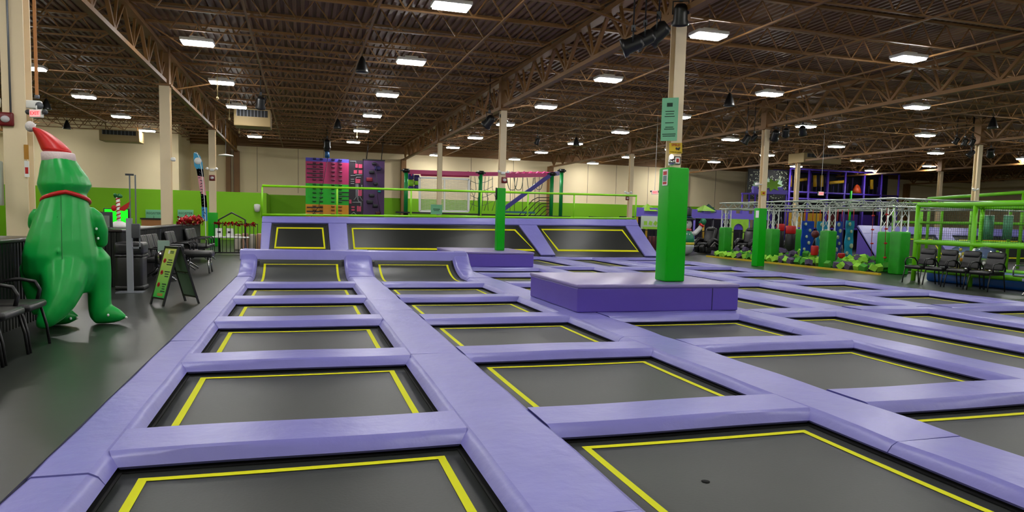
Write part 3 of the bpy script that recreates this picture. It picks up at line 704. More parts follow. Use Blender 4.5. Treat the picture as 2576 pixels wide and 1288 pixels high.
# register placards on the lime partition
MINT = mat('mint_board', (128, 206, 160), .6)
INK = mat('dark_green_ink', (20, 60, 40), .7)
for px_, num, lb in ((387, '2', 'mint board reading REGISTER 2 on the lime wall, left of the second column'), (467, '1', 'mint board reading REGISTER 1 on the lime wall, right of the second column')):
    p = at(px_, 542, 37.95); t = thing('register_board', lb, 'sign', (p.x, 37.96, p.z-.22), 0, 'register boards')
    b = MB(); b.rbox((0, -.02, .25), (.72, .03, .5), .01); b.build('board', MINT, t)
    M = Matrix.Translation((0, -.038, .32)) @ Matrix.Rotation(pi/2, 4, 'X'); text('REGISTER', .15, M, INK, t)
    M = Matrix.Translation((0, -.038, .14)) @ Matrix.Rotation(pi/2, 4, 'X'); text(num, .14, M, INK, t)
# desk behind the counter
p = at(388, 566, 34); b = MB(); b.box((-.5, -.3, 0), (.5, .3, .74)); t = thing('wooden_desk', 'brown wooden desk seen beyond the long counter', 'desk', (p.x, 34, FZ))
b = MB(); b.box((-.5, -.3, .98), (.5, .3, 1.04)); b.build('desk_top', BLK, t); b = MB(); b.box((-.46, -.26, 0), (.46, .26, .98)); b.build('desk_body', mat('orange_wood', (176, 118, 62), .5), t)

# ================================================================ tinsel, fence, table, flag
TRED = mat('red_foil_tinsel', (190, 20, 26), .25, .3); TGOLD = mat('gold_foil', (190, 180, 70), .3, .5)
def garland(lb, p0, p1, n, R, seed):
    rnd = random.Random(seed); p0 = Vector(p0); p1 = Vector(p1); c = (p0+p1)/2; b = MB()
    for i in range(n):
        p = p0.lerp(p1, rnd.random())-c+Vector((rnd.gauss(0, R*.5), rnd.gauss(0, R*.5), rnd.gauss(0, R*.6)))
        d = Vector((rnd.gauss(0, 1), rnd.gauss(0, 1), rnd.gauss(0, 1))).normalized()*rnd.uniform(.02, .05)
        e = d.cross(Vector((rnd.random(), rnd.random(), 1))).normalized()*rnd.uniform(.012, .03)
        b.add([p-d-e, p+d-e, p+d+e, p-d+e], [(0, 1, 2, 3)], 0 if rnd.random() < .8 else 1)
    return b.build('tinsel_garland', [TRED, TGOLD], loc=c)
o = garland('', (-3.13, 20.3, 1.2), (-3.05, 24.1, 1.2), 900, .07, 1); tag(o, 'red and gold tinsel garland along the far end of the long counter', 'garland', kind=None)
for i in range(9):
    b = MB(); b.ball((0, 0, 0), .065, 12); b.lathe([(.015, .06), (.015, .085), (0, .085)], 8); tag(b.build('red_bauble', TRED, loc=(-3.08+.03*(i % 2), 20.45+i*.42, 1.25+.03*(i % 3))), 'shiny red bauble lying in the tinsel on the long counter', 'bauble', 'red baubles in the tinsel')
t = thing('metal_fence', 'black metal bar fence at the far end of the left aisle', 'fence', (-2.05, 24.5, FZ))
b = MB(); b.box((-.67, -.015, .05), (.67, .015, .09)); b.box((-.67, -.015, 1.0), (.67, .015, 1.03)); b.build('rail', BLK, t)
for i in range(12):
    b = MB(); b.box((-.66+.12*i-.01, -.01, .0 if i in (0, 11) else .06), (-.66+.12*i+.01, .01, 1.01)); b.build('bar', BLK, t)
o = garland('', (-2.7, 24.46, 1.12), (-1.42, 24.46, 1.1), 160, .05, 2); tag(o, 'thin red tinsel garland along the black metal fence', 'garland')
t = thing('playhouse_frame', 'black gabled arch frame behind the metal fence', 'frame', (-2.05, 26.2, FZ))
b = MB(); P = [at(553, 640, 26.2), at(550, 553, 26.2), at(583, 535, 26.2), at(617, 553, 26.2), at(617, 640, 26.2)]
P[0].z = FZ; P[4].z = FZ
b.tube([p-Vector((-2.05, 26.2, FZ)) for p in P], .03, 8); b.build('arch', BLK, t)
t = thing('folding_table', 'white folding table behind the black fence', 'table', (-2.33, 25.1, FZ))
b = MB(); b.rbox((0, 0, .55), (1.25, .6, .04), .02); b.build('table_top', WHITE, t)
for sx in (-1, 1):
    for sy in (-1, 1):
        b = MB(); b.tube([(sx*.5, sy*.22, .53), (sx*.55, sy*.24, 0)], .013, 6); b.build('leg', GREY, t)
for i, (x, a) in enumerate([(-2.62, .2), (-2.3, -.2)]):
    b = MB(); b.cbox((0, 0, .14), (.22, .012, .28), rx=radians(-14)); b.cbox((0, .07, .13), (.22, .012, .26), rx=radians(14)); b.cbox((.0, -.018, .15), (.1, .006, .06), rx=radians(-14), mi=1)
    tag(b.build('tent_card', [WHITE, BLK], loc=(x, 25.0, FZ+.575), rz=a), 'white folded sign card on the white folding table, %s one' % ('left' if i == 0 else 'right'), 'card', 'white sign cards')
b = MB()
for i in range(5): b.rbox((-.5+i*.25, 0, .3), (.23, .3, .6+.06*(i % 2)), .06, mi=i % 2)
tag(b.build('soft_play_bench', [mat('cream_soft_vinyl', (205, 196, 178), .6), mat('peach_soft_vinyl', (206, 160, 130), .6)], loc=(-1.75, 27.6, FZ)), 'low cream and peach soft blocks behind the black fence', 'soft play')
# feather flag
base = at(518, 600, 25); bx, bz = base.x, FZ
t = thing('feather_flag', 'tall blue and pink feather flag behind the tinsel', 'flag', (bx, 25, FZ))
def lp(px_, py_, d=0): p = at(px_, py_, 25); return Vector((p.x-bx, d, p.z-FZ))
b = MB(); b.tube([(0, 0, .04), lp(517, 560), lp(514, 500), lp(509, 440), lp(503, 400), lp(496, 386), lp(489, 384)], .014, 8); b.build('pole', WHITE, t)
b = MB(); b.box((-.3, -.03, 0), (.3, .03, .03)); b.box((-.03, -.3, 0), (.03, .3, .03)); b.build('base', BLK, t)
L_ = [(487, 385), (487, 402), (489, 418), (494, 425), (497, 442), (501, 470), (505, 486), (507, 520), (508, 556)]
R_2 = [(493, 382), (503, 392), (509, 408), (511, 425), (513, 445), (516, 472), (519, 492), (521, 522), (522, 556)]
for k, (i0, i1, c) in enumerate([(0, 4, (60, 170, 214)), (3, 7, (232, 160, 166)), (6, 9, (40, 140, 206))]):
    b = MB(); rings = [[lp(*L_[i], -.006), lp(*R_2[i], -.006), lp(*R_2[i], .006), lp(*L_[i], .006)] for i in range(i0, min(i1+1, 9))]
    b.loft(rings); b.build('banner_panel', mat('flag_%d' % k, c, .6), t)
b = MB(); b.lathe([(0, 0), (.11, 0), (.11, .01), (0, .01)], 16, o=lp(498, 405, -.012), M=Matrix.Rotation(pi/2, 4, 'X')); b.build('white_emblem', WHITE, t)
M = Matrix.Translation(lp(507, 455, -.012)) @ Matrix.Rotation(radians(5), 4, 'Y') @ Matrix.Rotation(pi/2, 4, 'X') @ Matrix.Rotation(pi/2, 4, 'Z'); text('COTTON', .22, M, BLK, t) if False else None
rnd = random.Random(5); b = MB()
for i in range(17):
    q = i/17; px_ = 501+14*q+rnd.uniform(-2, 2); py_ = 425+125*q; b.cbox(lp(px_, py_, -.012), (.07, .006, .022), ry=rnd.uniform(-1, 1))
b.build('dark_print_marks', mat('navy_ink', (20, 26, 60), .6), t)

# ================================================================ trash bin, stand, sandwich board
t = thing('trash_bin', 'large black trash bin with flat lid at the end of the long counter', 'trash bin', (-2.86, 13.65, FZ))
b = MB(); b.rbox((0, 0, .3), (.42, .42, .6), .05); b.build('bin_body', BLK, t)
b = MB(); b.rbox((0, 0, .72), (.46, .46, .22), .05); b.box((-.15, -.235, .68), (.15, -.2, .78), 1); b.build('lid', [mat('lid_plastic', (30, 31, 33), .35), PIT], t)
b = MB(); b.rbox((0, 0, .595), (.45, .45, .05), .02); b.build('bin_liner', mat('black_liner', (12, 12, 12), .2, bump=.8, bscale=30), t)
b = MB(); b.rbox((0, 0, .04), (.46, .46, .08), .03); b.build('bin_foot', BLK, t)
t = thing('sanitizer_stand', 'slim grey metal stand with dark dispenser box before the trash bin', 'stand', (-2.77, 13.1, FZ))
b = MB(); b.box((-.2, -.15, 0), (.2, .15, .012)); b.build('base_plate', GREY, t)
b = MB(); b.box((-.045, -.03, .01), (.045, .03, 1.25)); b.build('pole', mat('pale_grey_metal', (168, 172, 182), .4, .4), t)
b = MB(); b.rbox((.1, 0, 1.04), (.12, .1, .24), .01); b.build('dispenser', DGREY, t)
b = MB(); b.box((.045, -.02, .74), (.16, .02, .77)); b.box((.145, -.02, .74), (.16, .02, .94)); b.build('drip_tray', GREY, t)
# clear wrapped hoop beside the bin
b = MB(); b.lathe([(.13, -.02), (.15, 0), (.13, .02)], 24, M=Matrix.Rotation(pi/2, 4, 'X')); b.lathe([(.0, -.01), (.12, -.01), (.12, .01), (0, .01)], 24, mi=1, M=Matrix.Rotation(pi/2, 4, 'X')); b.cbox((0, .06, .16), (.2, .06, .34), mi=1); b.box((-.02, -.02, -.5), (.02, .02, -.14))
tag(b.build('standing_fan', [CHROME, mat('pale_clear_plastic', (150, 176, 160), .2)], loc=(-2.5, 14.5, FZ+.5)), 'small pale round fan wrapped in plastic beside the trash bin', 'fan')

F1, F2, B1, B2 = Vector((-2.16, 11.44, FZ)), Vector((-1.93, 11.14, FZ)), Vector((-1.74, 11.81, FZ)), Vector((-1.49, 11.45, FZ))
T1, T2 = Vector((-1.97, 11.62, .96)), Vector((-1.74, 11.32, .96))
cb = (F1+F2+B1+B2)/4; t = thing('sandwich_board', 'black framed sandwich board sign with green and yellow notice in the left aisle', 'sign', tuple(cb))
def LB(p): return p-cb
def fp(u, v, d=0):      # front face, u across 0..1, v up 0..1
    p = F1.lerp(F2, u).lerp(T1.lerp(T2, u), v); n = (F2-F1).cross(T1-F1).normalized(); return LB(p+n*d)
def bp_(u, v, d=0):
    p = B1.lerp(B2, u).lerp(T1.lerp(T2, u)+Vector((.03, .02, 0)), v); return LB(p)
for nm, f in (('front_frame', fp), ('back_frame', bp_)):
    b = MB(); b.beam(f(.03, 0), f(.03, 1), .025); b.beam(f(.97, 0), f(.97, 1), .025); b.beam(f(0, .12), f(1, .12), .025); b.beam(f(0, .985), f(1, .985), .03)
    if f is bp_: b.beam(f(0, .55), f(1, .55), .02)
    b.build(nm, BLK, t)
def quadprism(b, f, u0, u1, v0, v1, d0, d1, mi=0):
    b.add([f(u0, v0, d0), f(u1, v0, d0), f(u1, v1, d0), f(u0, v1, d0), f(u0, v0, d1), f(u1, v0, d1), f(u1, v1, d1), f(u0, v1, d1)], [(0,3,2,1),(4,5,6,7),(0,1,5,4),(1,2,6,5),(2,3,7,6),(3,0,4,7)], mi)
gm = bpy.data.materials.new('green_yellow_fade_poster'); gm.use_nodes = True; nt = gm.node_tree; bs = nt.nodes['Principled BSDF']; bs.inputs['Roughness'].default_value = .5
tc = nt.nodes.new('ShaderNodeTexCoord'); sx_ = nt.nodes.new('ShaderNodeSeparateXYZ'); cr = nt.nodes.new('ShaderNodeValToRGB'); nt.links.new(tc.outputs['Generated'], sx_.inputs[0]); nt.links.new(sx_.outputs[2], cr.inputs[0]); nt.links.new(cr.outputs[0], bs.inputs['Base Color'])
cr.color_ramp.elements[0].color = (*lin((20, 170, 60)), 1); cr.color_ramp.elements[1].color = (*lin((196, 206, 90)), 1)
b = MB(); quadprism(b, fp, .07, .93, .13, .97, -.006, .006); b.build('front_poster', gm, t)
b = MB(); quadprism(b, bp_, .07, .93, .13, .53, 0, 0); quadprism(b, bp_, .07, .93, .56, .97, 0, 0); o = b.build('back_poster', mat('pale_poster_back', (110, 134, 112), .6), t); o.modifiers.new('t', 'SOLIDIFY').thickness = .006
b = MB()
for i, v in enumerate((.72, .52, .31)):
    c_ = fp(.27, v+.03, .009); n_ = (F2-F1).cross(T1-F1).normalized(); q = n_.to_track_quat('Z', 'Y').to_matrix().to_4x4()
    b.lathe([(.024, -.002), (.034, -.002), (.034, .002), (.024, .002), (.024, -.002)], 18, o=c_, M=q); b.lathe([(0, -.002), (.014, -.002), (.014, .002), (0, .002)], 8, o=c_, M=q); b.lathe([(0, -.002), (.01, -.002), (.01, .002), (0, .002)], 8, o=c_+Vector((0, 0, .012)), M=q)
b.build('prohibition_symbol', RED, t)
b = MB(); rnd = random.Random(9)
for v0 in (.76, .72, .68, .56, .52, .48, .35, .31, .27, .23):
    w = rnd.uniform(.08, .22); x = .66-w
    while x < .66+w: l = rnd.uniform(.03, .07); quadprism(b, fp, x, min(x+l, .9), v0, v0+.018, .007, .009); x += l+.015
for v0 in (.88, .90, .915): quadprism(b, fp, .52, .78, v0, v0+.01, .007, .009)
b.build('dark_wording', INK, t)
b = MB()
for v0 in (.16, .185): quadprism(b, fp, .35, .75, v0, v0+.014, .007, .009)
b.build('orange_wording', mat('orange_ink', (220, 110, 50), .6), t)
b = MB(); quadprism(b, fp, .38, .48, .875, .935, .007, .01); b.build('white_logo_mark', WHITE, t)

# ================================================================ inflatable dinosaur (seen from behind)
DG = mat('green_inflatable_nylon', (14, 176, 70), .36, bump=.12, bscale=5, spec=.4)
t = thing('inflatable_dinosaur', 'giant green inflatable dinosaur wearing a red and white Santa hat, seen from behind', 'inflatable', (-2.63, 9.42, FZ), radians(15))
t.scale = (.84, .95, 1)
S = 1/206.
def D(px_, py_, y=0): return Vector(((px_-180)*S, y, (822-py_)*S))
def sweep(b, P, n=20, mi=0):     # P: (px, py, depth, half width px, half depth px) horizontal ellipses
    rings = []
    for (x, y, d, rx, ry) in P: rings.append([D(x, y, d)+Vector((rx*S*cos(2*pi*k/n), ry*S*sin(2*pi*k/n), 0)) for k in range(n)])
    b.loft(rings, mi=mi, smooth=True)
b = MB()
# torso, neck and head stacked from hips upward
sweep(b, [(168, 740, .0, 60, 60), (163, 715, .0, 82, 78), (160, 690, .0, 96, 88), (158, 650, -.02, 94, 90), (160, 610, -.02, 84, 84), (165, 570, .0, 74, 74), (169, 540, .02, 66, 64), (172, 515, .03, 58, 56), (172, 500, .05, 54, 55)])
sweep(b, [(170, 516, .10, 50, 50), (169, 496, .13, 60, 75), (172, 478, .17, 69, 92), (170, 458, .18, 62, 88), (164, 438, .16, 52, 76), (160, 418, .12, 42, 58), (160, 404, .1, 34, 46)])
# tail curling down to the left, toward the camera
def tubepx(P, n=16, flat=1):
    pts = [D(x, y, d) for x, y, d, r in P]; rs = [r*S for *_, r in P]; b.tube(pts, rs, n)
tubepx([(165, 660, -.05, 60), (166, 690, -.24, 62), (162, 720, -.38, 52), (152, 748, -.48, 42), (138, 770, -.55, 33), (122, 788, -.6, 24), (108, 800, -.62, 13), (101, 804, -.62, 3)])
# right leg and foot
tubepx([(240, 632, .02, 20), (246, 660, .02, 38), (250, 700, .02, 35), (252, 735, .02, 31), (252, 770, .02, 31), (250, 795, .02, 27)])
tubepx([(226, 800, .05, 8), (238, 797, .04, 25), (258, 795, .02, 27), (282, 798, -.02, 23), (303, 802, -.05, 15), (320, 805, -.07, 4)])
# left leg and foot behind the tail
tubepx([(92, 650, .05, 18), (84, 680, .06, 27), (88, 720, .08, 26), (100, 760, .1, 26), (108, 790, .1, 24)])
tubepx([(100, 800, .16, 12), (120, 797, .14, 25), (150, 797, .08, 25), (175, 799, .02, 19), (197, 802, -.03, 5)])
# arms
tubepx([(228, 542, .08, 18), (248, 560, .1, 22), (260, 590, .14, 20), (263, 618, .2, 16), (252, 632, .28, 10)])
tubepx([(106, 545, .08, 14), (97, 560, .12, 16), (92, 578, .2, 14), (96, 596, .28, 8)])
# dorsal bumps
for x, y, d in ((154, 636, -.46), (154, 555, -.37)): b.ball(D(x, y, d), 4*S, 8, sc=(.8, 1.2, 1.3))
body_o = b.build('body', DG, t); r = body_o.modifiers.new('remesh', 'REMESH'); r.mode = 'VOXEL'; r.voxel_size = .016; r.use_smooth_shade = True
sm = body_o.modifiers.new('smooth', 'SMOOTH'); sm.factor = .6; sm.iterations = 9
# sewn seams
SEAM = mat('dark_green_seam', (4, 96, 34), .5)
b = MB(); pts = []
for k in range(19):
    a = radians(200+140*k/18); pts.append(D(165, 690-12*sin(pi*k/18), -.0)+Vector((cos(a)*70*S, sin(a)*97*S-.02, 0)))
b = MB(); b.tube([D(163, y, -(r_)*S-.006) for y, r_ in ((505, 50), (540, 64), (570, 75), (610, 86), (650, 94), (672, 95))], .004, 5); b.build('back_seam', SEAM, t)
# scarf, hat, claws
b = MB(); pts = []
for k in range(25):
    a = 2*pi*k/24; pts.append(D(174, 508+13*(-sin(a)*-.9)-8*abs(cos(a))*-1.3, .06)+Vector((cos(a)*59*S, sin(a)*60*S, 0)))
b.tube(pts, .026, 8, cap=False); b.build('red_collar', RED, t)
b = MB(); sweep(b, [(160, 424, .1, 41, 52), (160, 422, .1, 43, 54), (158, 404, .1, 42, 52), (158, 402, .1, 40, 50)]); b.build('hat_band', mat('pale_pink_fleece', (242, 218, 216), .8, bump=.3, bscale=40), t)
b = MB(); sweep(b, [(159, 405, .1, 40, 48), (152, 392, .1, 36, 42), (143, 380, .1, 32, 36), (131, 366, .1, 25, 28), (119, 355, .1, 19, 20), (107, 348, .1, 13, 14), (98, 345, .1, 7, 8)])
o = b.build('red_hat_cone', mat('red_nylon', (222, 22, 20), .45), t); o.modifiers.new('s', 'SUBSURF').levels = 1
b = MB(); b.ball(D(94, 344, .1), 13*S, 14); b.build('pom_pom', mat('white_fleece', (236, 226, 222), .9, bump=.4, bscale=50), t)
for x, y, d in ((319, 806, -.09), (272, 797, -.13), (114, 812, -.08), (178, 803, -.07), (194, 802, -.06), (248, 584, .02), (252, 608, .06)):
    b = MB(); b.ball(D(x, y, d), 3.6*S, 8); b.build('claw', WHITE, t)
# ================================================================ fixtures on columns and ceiling
def strobe(lb, p, face=(0, -1, 0), r=.07):
    rz = atan2(face[0], -face[1]); t = thing('fire_strobe', lb, 'alarm', p, rz, 'red fire strobes')
    b = MB(); b.rbox((0, -.02, 0), (2*r, .05, 2*r), .03); b.build('red_housing', mat('dark_red_plastic', (120, 14, 24), .35), t)
    b = MB(); b.ball((0, -.05, 0), r*.55, 12, sc=(1.1, .5, .9)); b.build('lens', mat('strobe_lens', (214, 208, 214), .1), t)
def emergency(lb, p, s=1.0):
    s *= .62
    t = thing('emergency_light', lb, 'emergency light', p, 0, 'twin head emergency lights')
    b = MB(); b.rbox((0, -.02, 0), (.16*s, .06, .1*s), .015); b.build('battery_box', WHITE, t)
    for k in (-1, 1):
        b = MB(); b.lathe([(0, 0), (.03*s, 0), (.055*s, .09*s), (0, .1*s)], 12, o=(k*.15*s, -.02, .02), M=Matrix.Rotation(radians(75), 4, 'X') @ Matrix.Rotation(k*.3, 4, 'Y')); b.tube([(k*.06*s, -.02, .02), (k*.15*s, -.02, .02)], .012, 6); b.build('lamp_head', WHITE, t)
def exit_sign(lb, p, rod=0, rz=0, w=.26):
    t = thing('exit_sign', lb, 'exit sign', p, rz, 'red exit signs')
    b = MB(); b.rbox((0, 0, 0), (w, .05, w*.6), .012); b.build('housing', WHITE, t)
    b = MB(); b.box((-w*.42, -.029, -w*.22), (w*.42, -.0255, w*.22)); b.build('lit_face', mat('exit_face', (250, 130, 130), .4, emit=.9), t)
    text('EXIT', w*.36, Matrix.Translation((0, -.031, 0)) @ Matrix.Rotation(pi/2, 4, 'X'), mat('exit_red', (235, 20, 30), .4, emit=.9), t)
    if rod:
        b = MB(); b.tube([(0, 0, w*.3), (0, 0, rod)], .008, 6); b.build('rod', WHITE, t)
    for k in (-1, 1):
        b = MB(); b.ball((k*(w/2+.03), 0, w*.12), .035, 8); b.build('lamp_head', DGREY, t)
# left column
xc = -3.44
strobe('dark red fire strobe on the far left column', (-3.5, 10.225, 2.57), r=.085)
b = MB(); b.tube([(0, 0, 0), (0, 0, 2.2)], .012, 6); tag(b.build('conduit', GREY, loc=(-3.45, 10.21, 2.62)), 'thin grey conduit running up the far left column above the strobe', 'conduit')
t = thing('emergency_light', 'pale twin emergency light bracket beside the far left column', 'emergency light', (-3.24, 10.3, 2.78), 0, 'twin head emergency lights')
b = MB(); b.rbox((0, 0, 0), (.2, .08, .1), .015); b.build('battery_box', WHITE, t)
b = MB(); b.lathe([(0, 0), (.03, 0), (.045, .05), (0, .055)], 12, o=(.1, -.04, -.01), M=Matrix.Rotation(radians(100), 4, 'X')); b.build('lamp_head', GREY, t)
b = MB(); b.rbox((-.42, 0, 0), (.14, .08, .12), .015); b.build('side_box', WHITE, t)
p = at(92, 286, 10.1); exit_sign('red exit sign beside the far left column, above the dinosaur', tuple(p), rod=.1, rz=radians(-25), w=.17)
t = thing('hanging_strap', 'orange strap hanging from the ceiling at the far left', 'strap', (-3.19, 10.3, 2.86)); b = MB(); b.box((-.018, -.006, 0), (.018, .006, 2.75)); b.build('webbing', mat('orange_webbing', (206, 138, 78), .7), t); b = MB(); b.tube([(0, 0, .0), (0, 0, .04)], .03, 8); b.build('buckle', GREY, t)
b = MB(); b.rbox((0, 0, 0), (.05, .18, .55), .01); tag(b.build('white_panel', mat('pale_panel', (206, 220, 214), .5), loc=(-3.6, 10.2, 1.78)), 'tall pale panel at the left edge of the picture beside the far left column', 'panel')
t = thing('notice', 'white notice with red symbol on the side of the far left column', 'notice', (-3.3, 10.21, 1.97))
b = MB(); b.box((-.02, -.01, -.1), (.03, .0, .1)); b.build('sheet', WHITE, t); b = MB(); b.box((-.012, -.013, -.06), (.022, -.0105, .02)); b.build('red_symbol', RED, t)
b = MB(); b.box((-.02, -.01, -.09), (.03, 0, .09)); tag(b.build('caution_sticker', mat('ochre_sticker', (190, 130, 30), .6), loc=(-3.3, 10.21, 2.18)), 'ochre sticker above the white notice on the far left column', 'sticker')
strobe('small dark red fire strobe on the column beside the feather flag', (-3.42, 30.372, 2.83), r=.11); emergency('twin head emergency light on the column beside the feather flag', (-3.42, 30.365, 3.15), 1.6)
b = MB(); b.rbox((0, 0, 0), (.1, .16, .1), .03); b.tube([(0, .05, 0), (-.15, .15, 0)], .02, 6); tag(b.build('security_camera', WHITE, loc=(-3.22, 20.25, 2.83)), 'white security camera on the second left column', 'camera')
# notices on the main pillar column
def board(lb, c, w, h, m, rz=0, tilt=0, name='notice_board', cat='sign'):
    t = thing(name, lb, cat, c, rz); b = MB(); b.cbox((0, 0, 0), (w, .012, h), ry=tilt); b.build('board', m, t); return t
t = board('tall mint notice board hung on the pillar column above the large platform', (5.66, 10.2, 3.16), .26, .68, MINT, radians(-38), name='mint_notice')
b = MB(); rnd = random.Random(4)
for z in (.12, .08, .04, -.06, -.13, -.16, -.24, -.27): w = rnd.uniform(.06, .11); b.box((-w, -.0085, z), (w, -.0065, z+.012))
b.box((-.05, -.0085, .2), (.04, -.0065, .26)); b.build('dark_wording', INK, t)
t = board('yellow SMILE camera notice on the pillar column', (5.82, 10.25, 2.715), .22, .17, mat('yellow_sign', (222, 190, 20), .5), radians(-6), tilt=radians(-3), name='yellow_notice')
text('SMILE!', .058, Matrix.Translation((-.0, -.009, .05)) @ Matrix.Rotation(pi/2, 4, 'X'), mat('red_ink', (190, 40, 20), .6), t)
text("YOU'RE ON CAMERA", .022, Matrix.Translation((0, -.009, -.065)) @ Matrix.Rotation(pi/2, 4, 'X'), BLK, t)
b = MB(); b.cbox((.03, -.009, -.01), (.07, .004, .03), ry=.3); b.cbox((.06, -.009, .005), (.03, .004, .02)); b.tube([(.01, -.009, -.03), (.03, -.009, -.015)], .004, 5); b.build('camera_symbol', BLK, t)
t = board('small black framed red and white plaque above the green pillar pad', (5.86, 10.25, 2.52), .115, .13, BLK, name='framed_plaque')
b = MB(); b.box((-.042, -.009, -.05), (.042, -.0065, .05)); b.build('white_mount', WHITE, t); b = MB(); b.rbox((0, -.011, 0), (.048, .004, .06), .001); b.build('red_plate', RED, t)
t = thing('emergency_light', 'chrome and white emergency light on the pillar column just above its green pad', 'emergency light', (5.73, 10.2, 2.5), 0, 'twin head emergency lights')
b = MB(); b.lathe([(0, -.05), (.04, -.04), (.06, 0), (.03, .05), (0, .06)], 14, o=(-.02, -.05, -.02)); b.build('lamp_head', CHROME, t); b = MB(); b.ball((-.03, -.04, .07), .035, 10); b.build('lit_lamp', mat('warm_lamp', (255, 240, 210), .4, emit=3), t); b = MB(); b.rbox((0, .02, 0), (.08, .05, .14), .01); b.build('battery_box', WHITE, t)
t = board('white rules notice with red print on the left face of the near green pillar pad', (5.683, 10.3, 2.24), .16, .26, WHITE, radians(-90), name='rules_notice')
b = MB(); b.box((-.06, -.0085, .04), (.06, -.0065, .1), 0); b.box((-.06, -.0085, -.11), (.06, -.0065, -.07), 0); b.box((-.06, -.0085, -.06), (.06, -.0065, .03), 1); b.build('print', [RED, mat('teal_print', (120, 160, 150), .6)], t)
strobe('round fire strobe on the column of the smaller platform', (5.83, 20.355, 2.66), r=.09)
emergency('twin head emergency light on the column of the smaller platform', (5.78, 20.35, 2.87), 1.3)
b = MB(); b.rbox((0, 0, 0), (.05, .05, .36), .01); tag(b.build('black_speaker_strip', BLK, loc=(5.61, 20.42, 2.25)), 'narrow black box on the left face of the far green pillar pad', 'box')
# board on the column at the upper deck
p = at(1098, 527, 30.2); t = board('mint notice board on the column behind the guard rail', tuple(p), .5, .42, MINT, name='mint_notice')
b = MB(); b.box((-.15, -.009, .0), (.15, -.0065, .03)); b.box((-.12, -.009, -.06), (.12, -.0065, -.04)); b.build('dark_wording', INK, t)
p = at(1579, 499, 30.35); strobe('round fire strobe on the column behind the right end of the guard rail', (p.x, 30.405, p.z), r=.09); emergency('twin head emergency light on the column behind the right end of the guard rail', (p.x, 30.4, p.z+.25), 1.5)
p = at(1920, 486, 20.3); t = board('small yellow camera notice on the column before the foam pit', tuple(p), .18, .14, mat('yellow_sign', (222, 190, 20), .5), name='yellow_notice'); b = MB(); b.box((-.03, -.009, -.03), (.05, -.0065, .03)); b.build('camera_symbol', mat('red_ink', (190, 40, 20), .6), t)
b = MB(); b.rbox((0, 0, 0), (.1, .16, .1), .03); p = at(1905, 463, 20.3); b.tube([(0, .05, 0), (15.0-p.x, 20.4-p.y, 0)], .02, 6); tag(b.build('security_camera', WHITE, loc=tuple(p)), 'white security camera on the column before the foam pit', 'camera')
t = board('pale notice near the top of the green aisle pad', (14.838, 20.45, 1.88), .16, .24, WHITE, radians(-90), name='rules_notice')
p = at(2450, 478, 20.3); emergency('twin head emergency light on the column behind the lime frame', tuple(p), 1.2)
# hanging exit signs
p = at(1647, 484, 24); exit_sign('pink lit exit sign hanging on a long rod, left of the near green pillar', tuple(p), rod=5.72-p.z)
p = at(2065, 487, 24); exit_sign('lit exit sign hanging on a long rod before the purple play tower', tuple(p), rod=5.72-p.z)
# pendant speakers
pm = MB(); pm.lathe([(0, .36), (.02, .36), (.05, .31), (.1, .18), (.14, .05), (.15, 0), (.145, -.01), (0, -.01)], 20)
pw = MB(); pw.tube([(0, 0, .355), (0, 0, .98)], .006, 5)
pmm, pwm = pm.mesh('speaker_cone', BLK), pw.mesh('suspension_cable', BLK)
for x, y, lb in ((1.32, 16.6, 'over the leftmost trampoline columns, nearest'), (1.3, 27.6, 'over the upper deck, before the climbing wall'), (-8.16, 27.2, 'at far left beside the lit exit sign'), (-9.3, 33.4, 'at far left, beyond the other left one'), (11.24, 17, 'right of the near green pillar'), (20.9, 17.1, 'high at the right above the lime frame'), (11.4, 28.6, 'over the right end of the upper deck')):
    t = thing('pendant_speaker', 'black bell shaped pendant speaker %s' % lb, 'speaker', (x, y, 4.75), 0, 'black pendant speakers')
    for nm, me in (('speaker_cone', pmm), ('suspension_cable', pwm)): o = bpy.data.objects.new(nm, me); COL.objects.link(o); o.parent = t
# stage spotlights
def spot(lb, p, rz, tilt, s=1.0, lens=None):
    t = thing('stage_spotlight', lb, 'spotlight', p, rz, 'black stage spotlights')
    M = Matrix.Rotation(tilt, 4, 'X')
    b = MB(); b.lathe([(0, .15*s), (.07*s, .15*s), (.105*s, .1*s), (.11*s, -.08*s), (.135*s, -.12*s), (.135*s, -.16*s), (.115*s, -.16*s), (.11*s, -.12*s), (0, -.12*s)], 20, M=M); b.build('lamp_body', BLK, t)
    b = MB(); b.lathe([(0, -.13*s), (.11*s, -.13*s), (.11*s, -.135*s), (0, -.145*s)], 20, M=M); b.build('lens', lens or mat('spot_lens', (170, 178, 220), .12), t)
    b = MB(); b.tube([(-.12*s, 0, 0), (-.12*s, 0, .2*s), (.12*s, 0, .2*s), (.12*s, 0, 0)], .012, 6); b.build('yoke', BLK, t)
    b = MB(); b.box((-.03, -.03, .19*s), (.03, .03, .27*s)); b.build('clamp', DGREY, t)
    b = MB(); b.tube([(0, 0, .26*s), (0, 0, 5.72-p[2])], .012, 6); b.build('hanging_pipe', BLK, t)
BLU = mat('blue_lens', (20, 120, 190), .1, emit=.2)
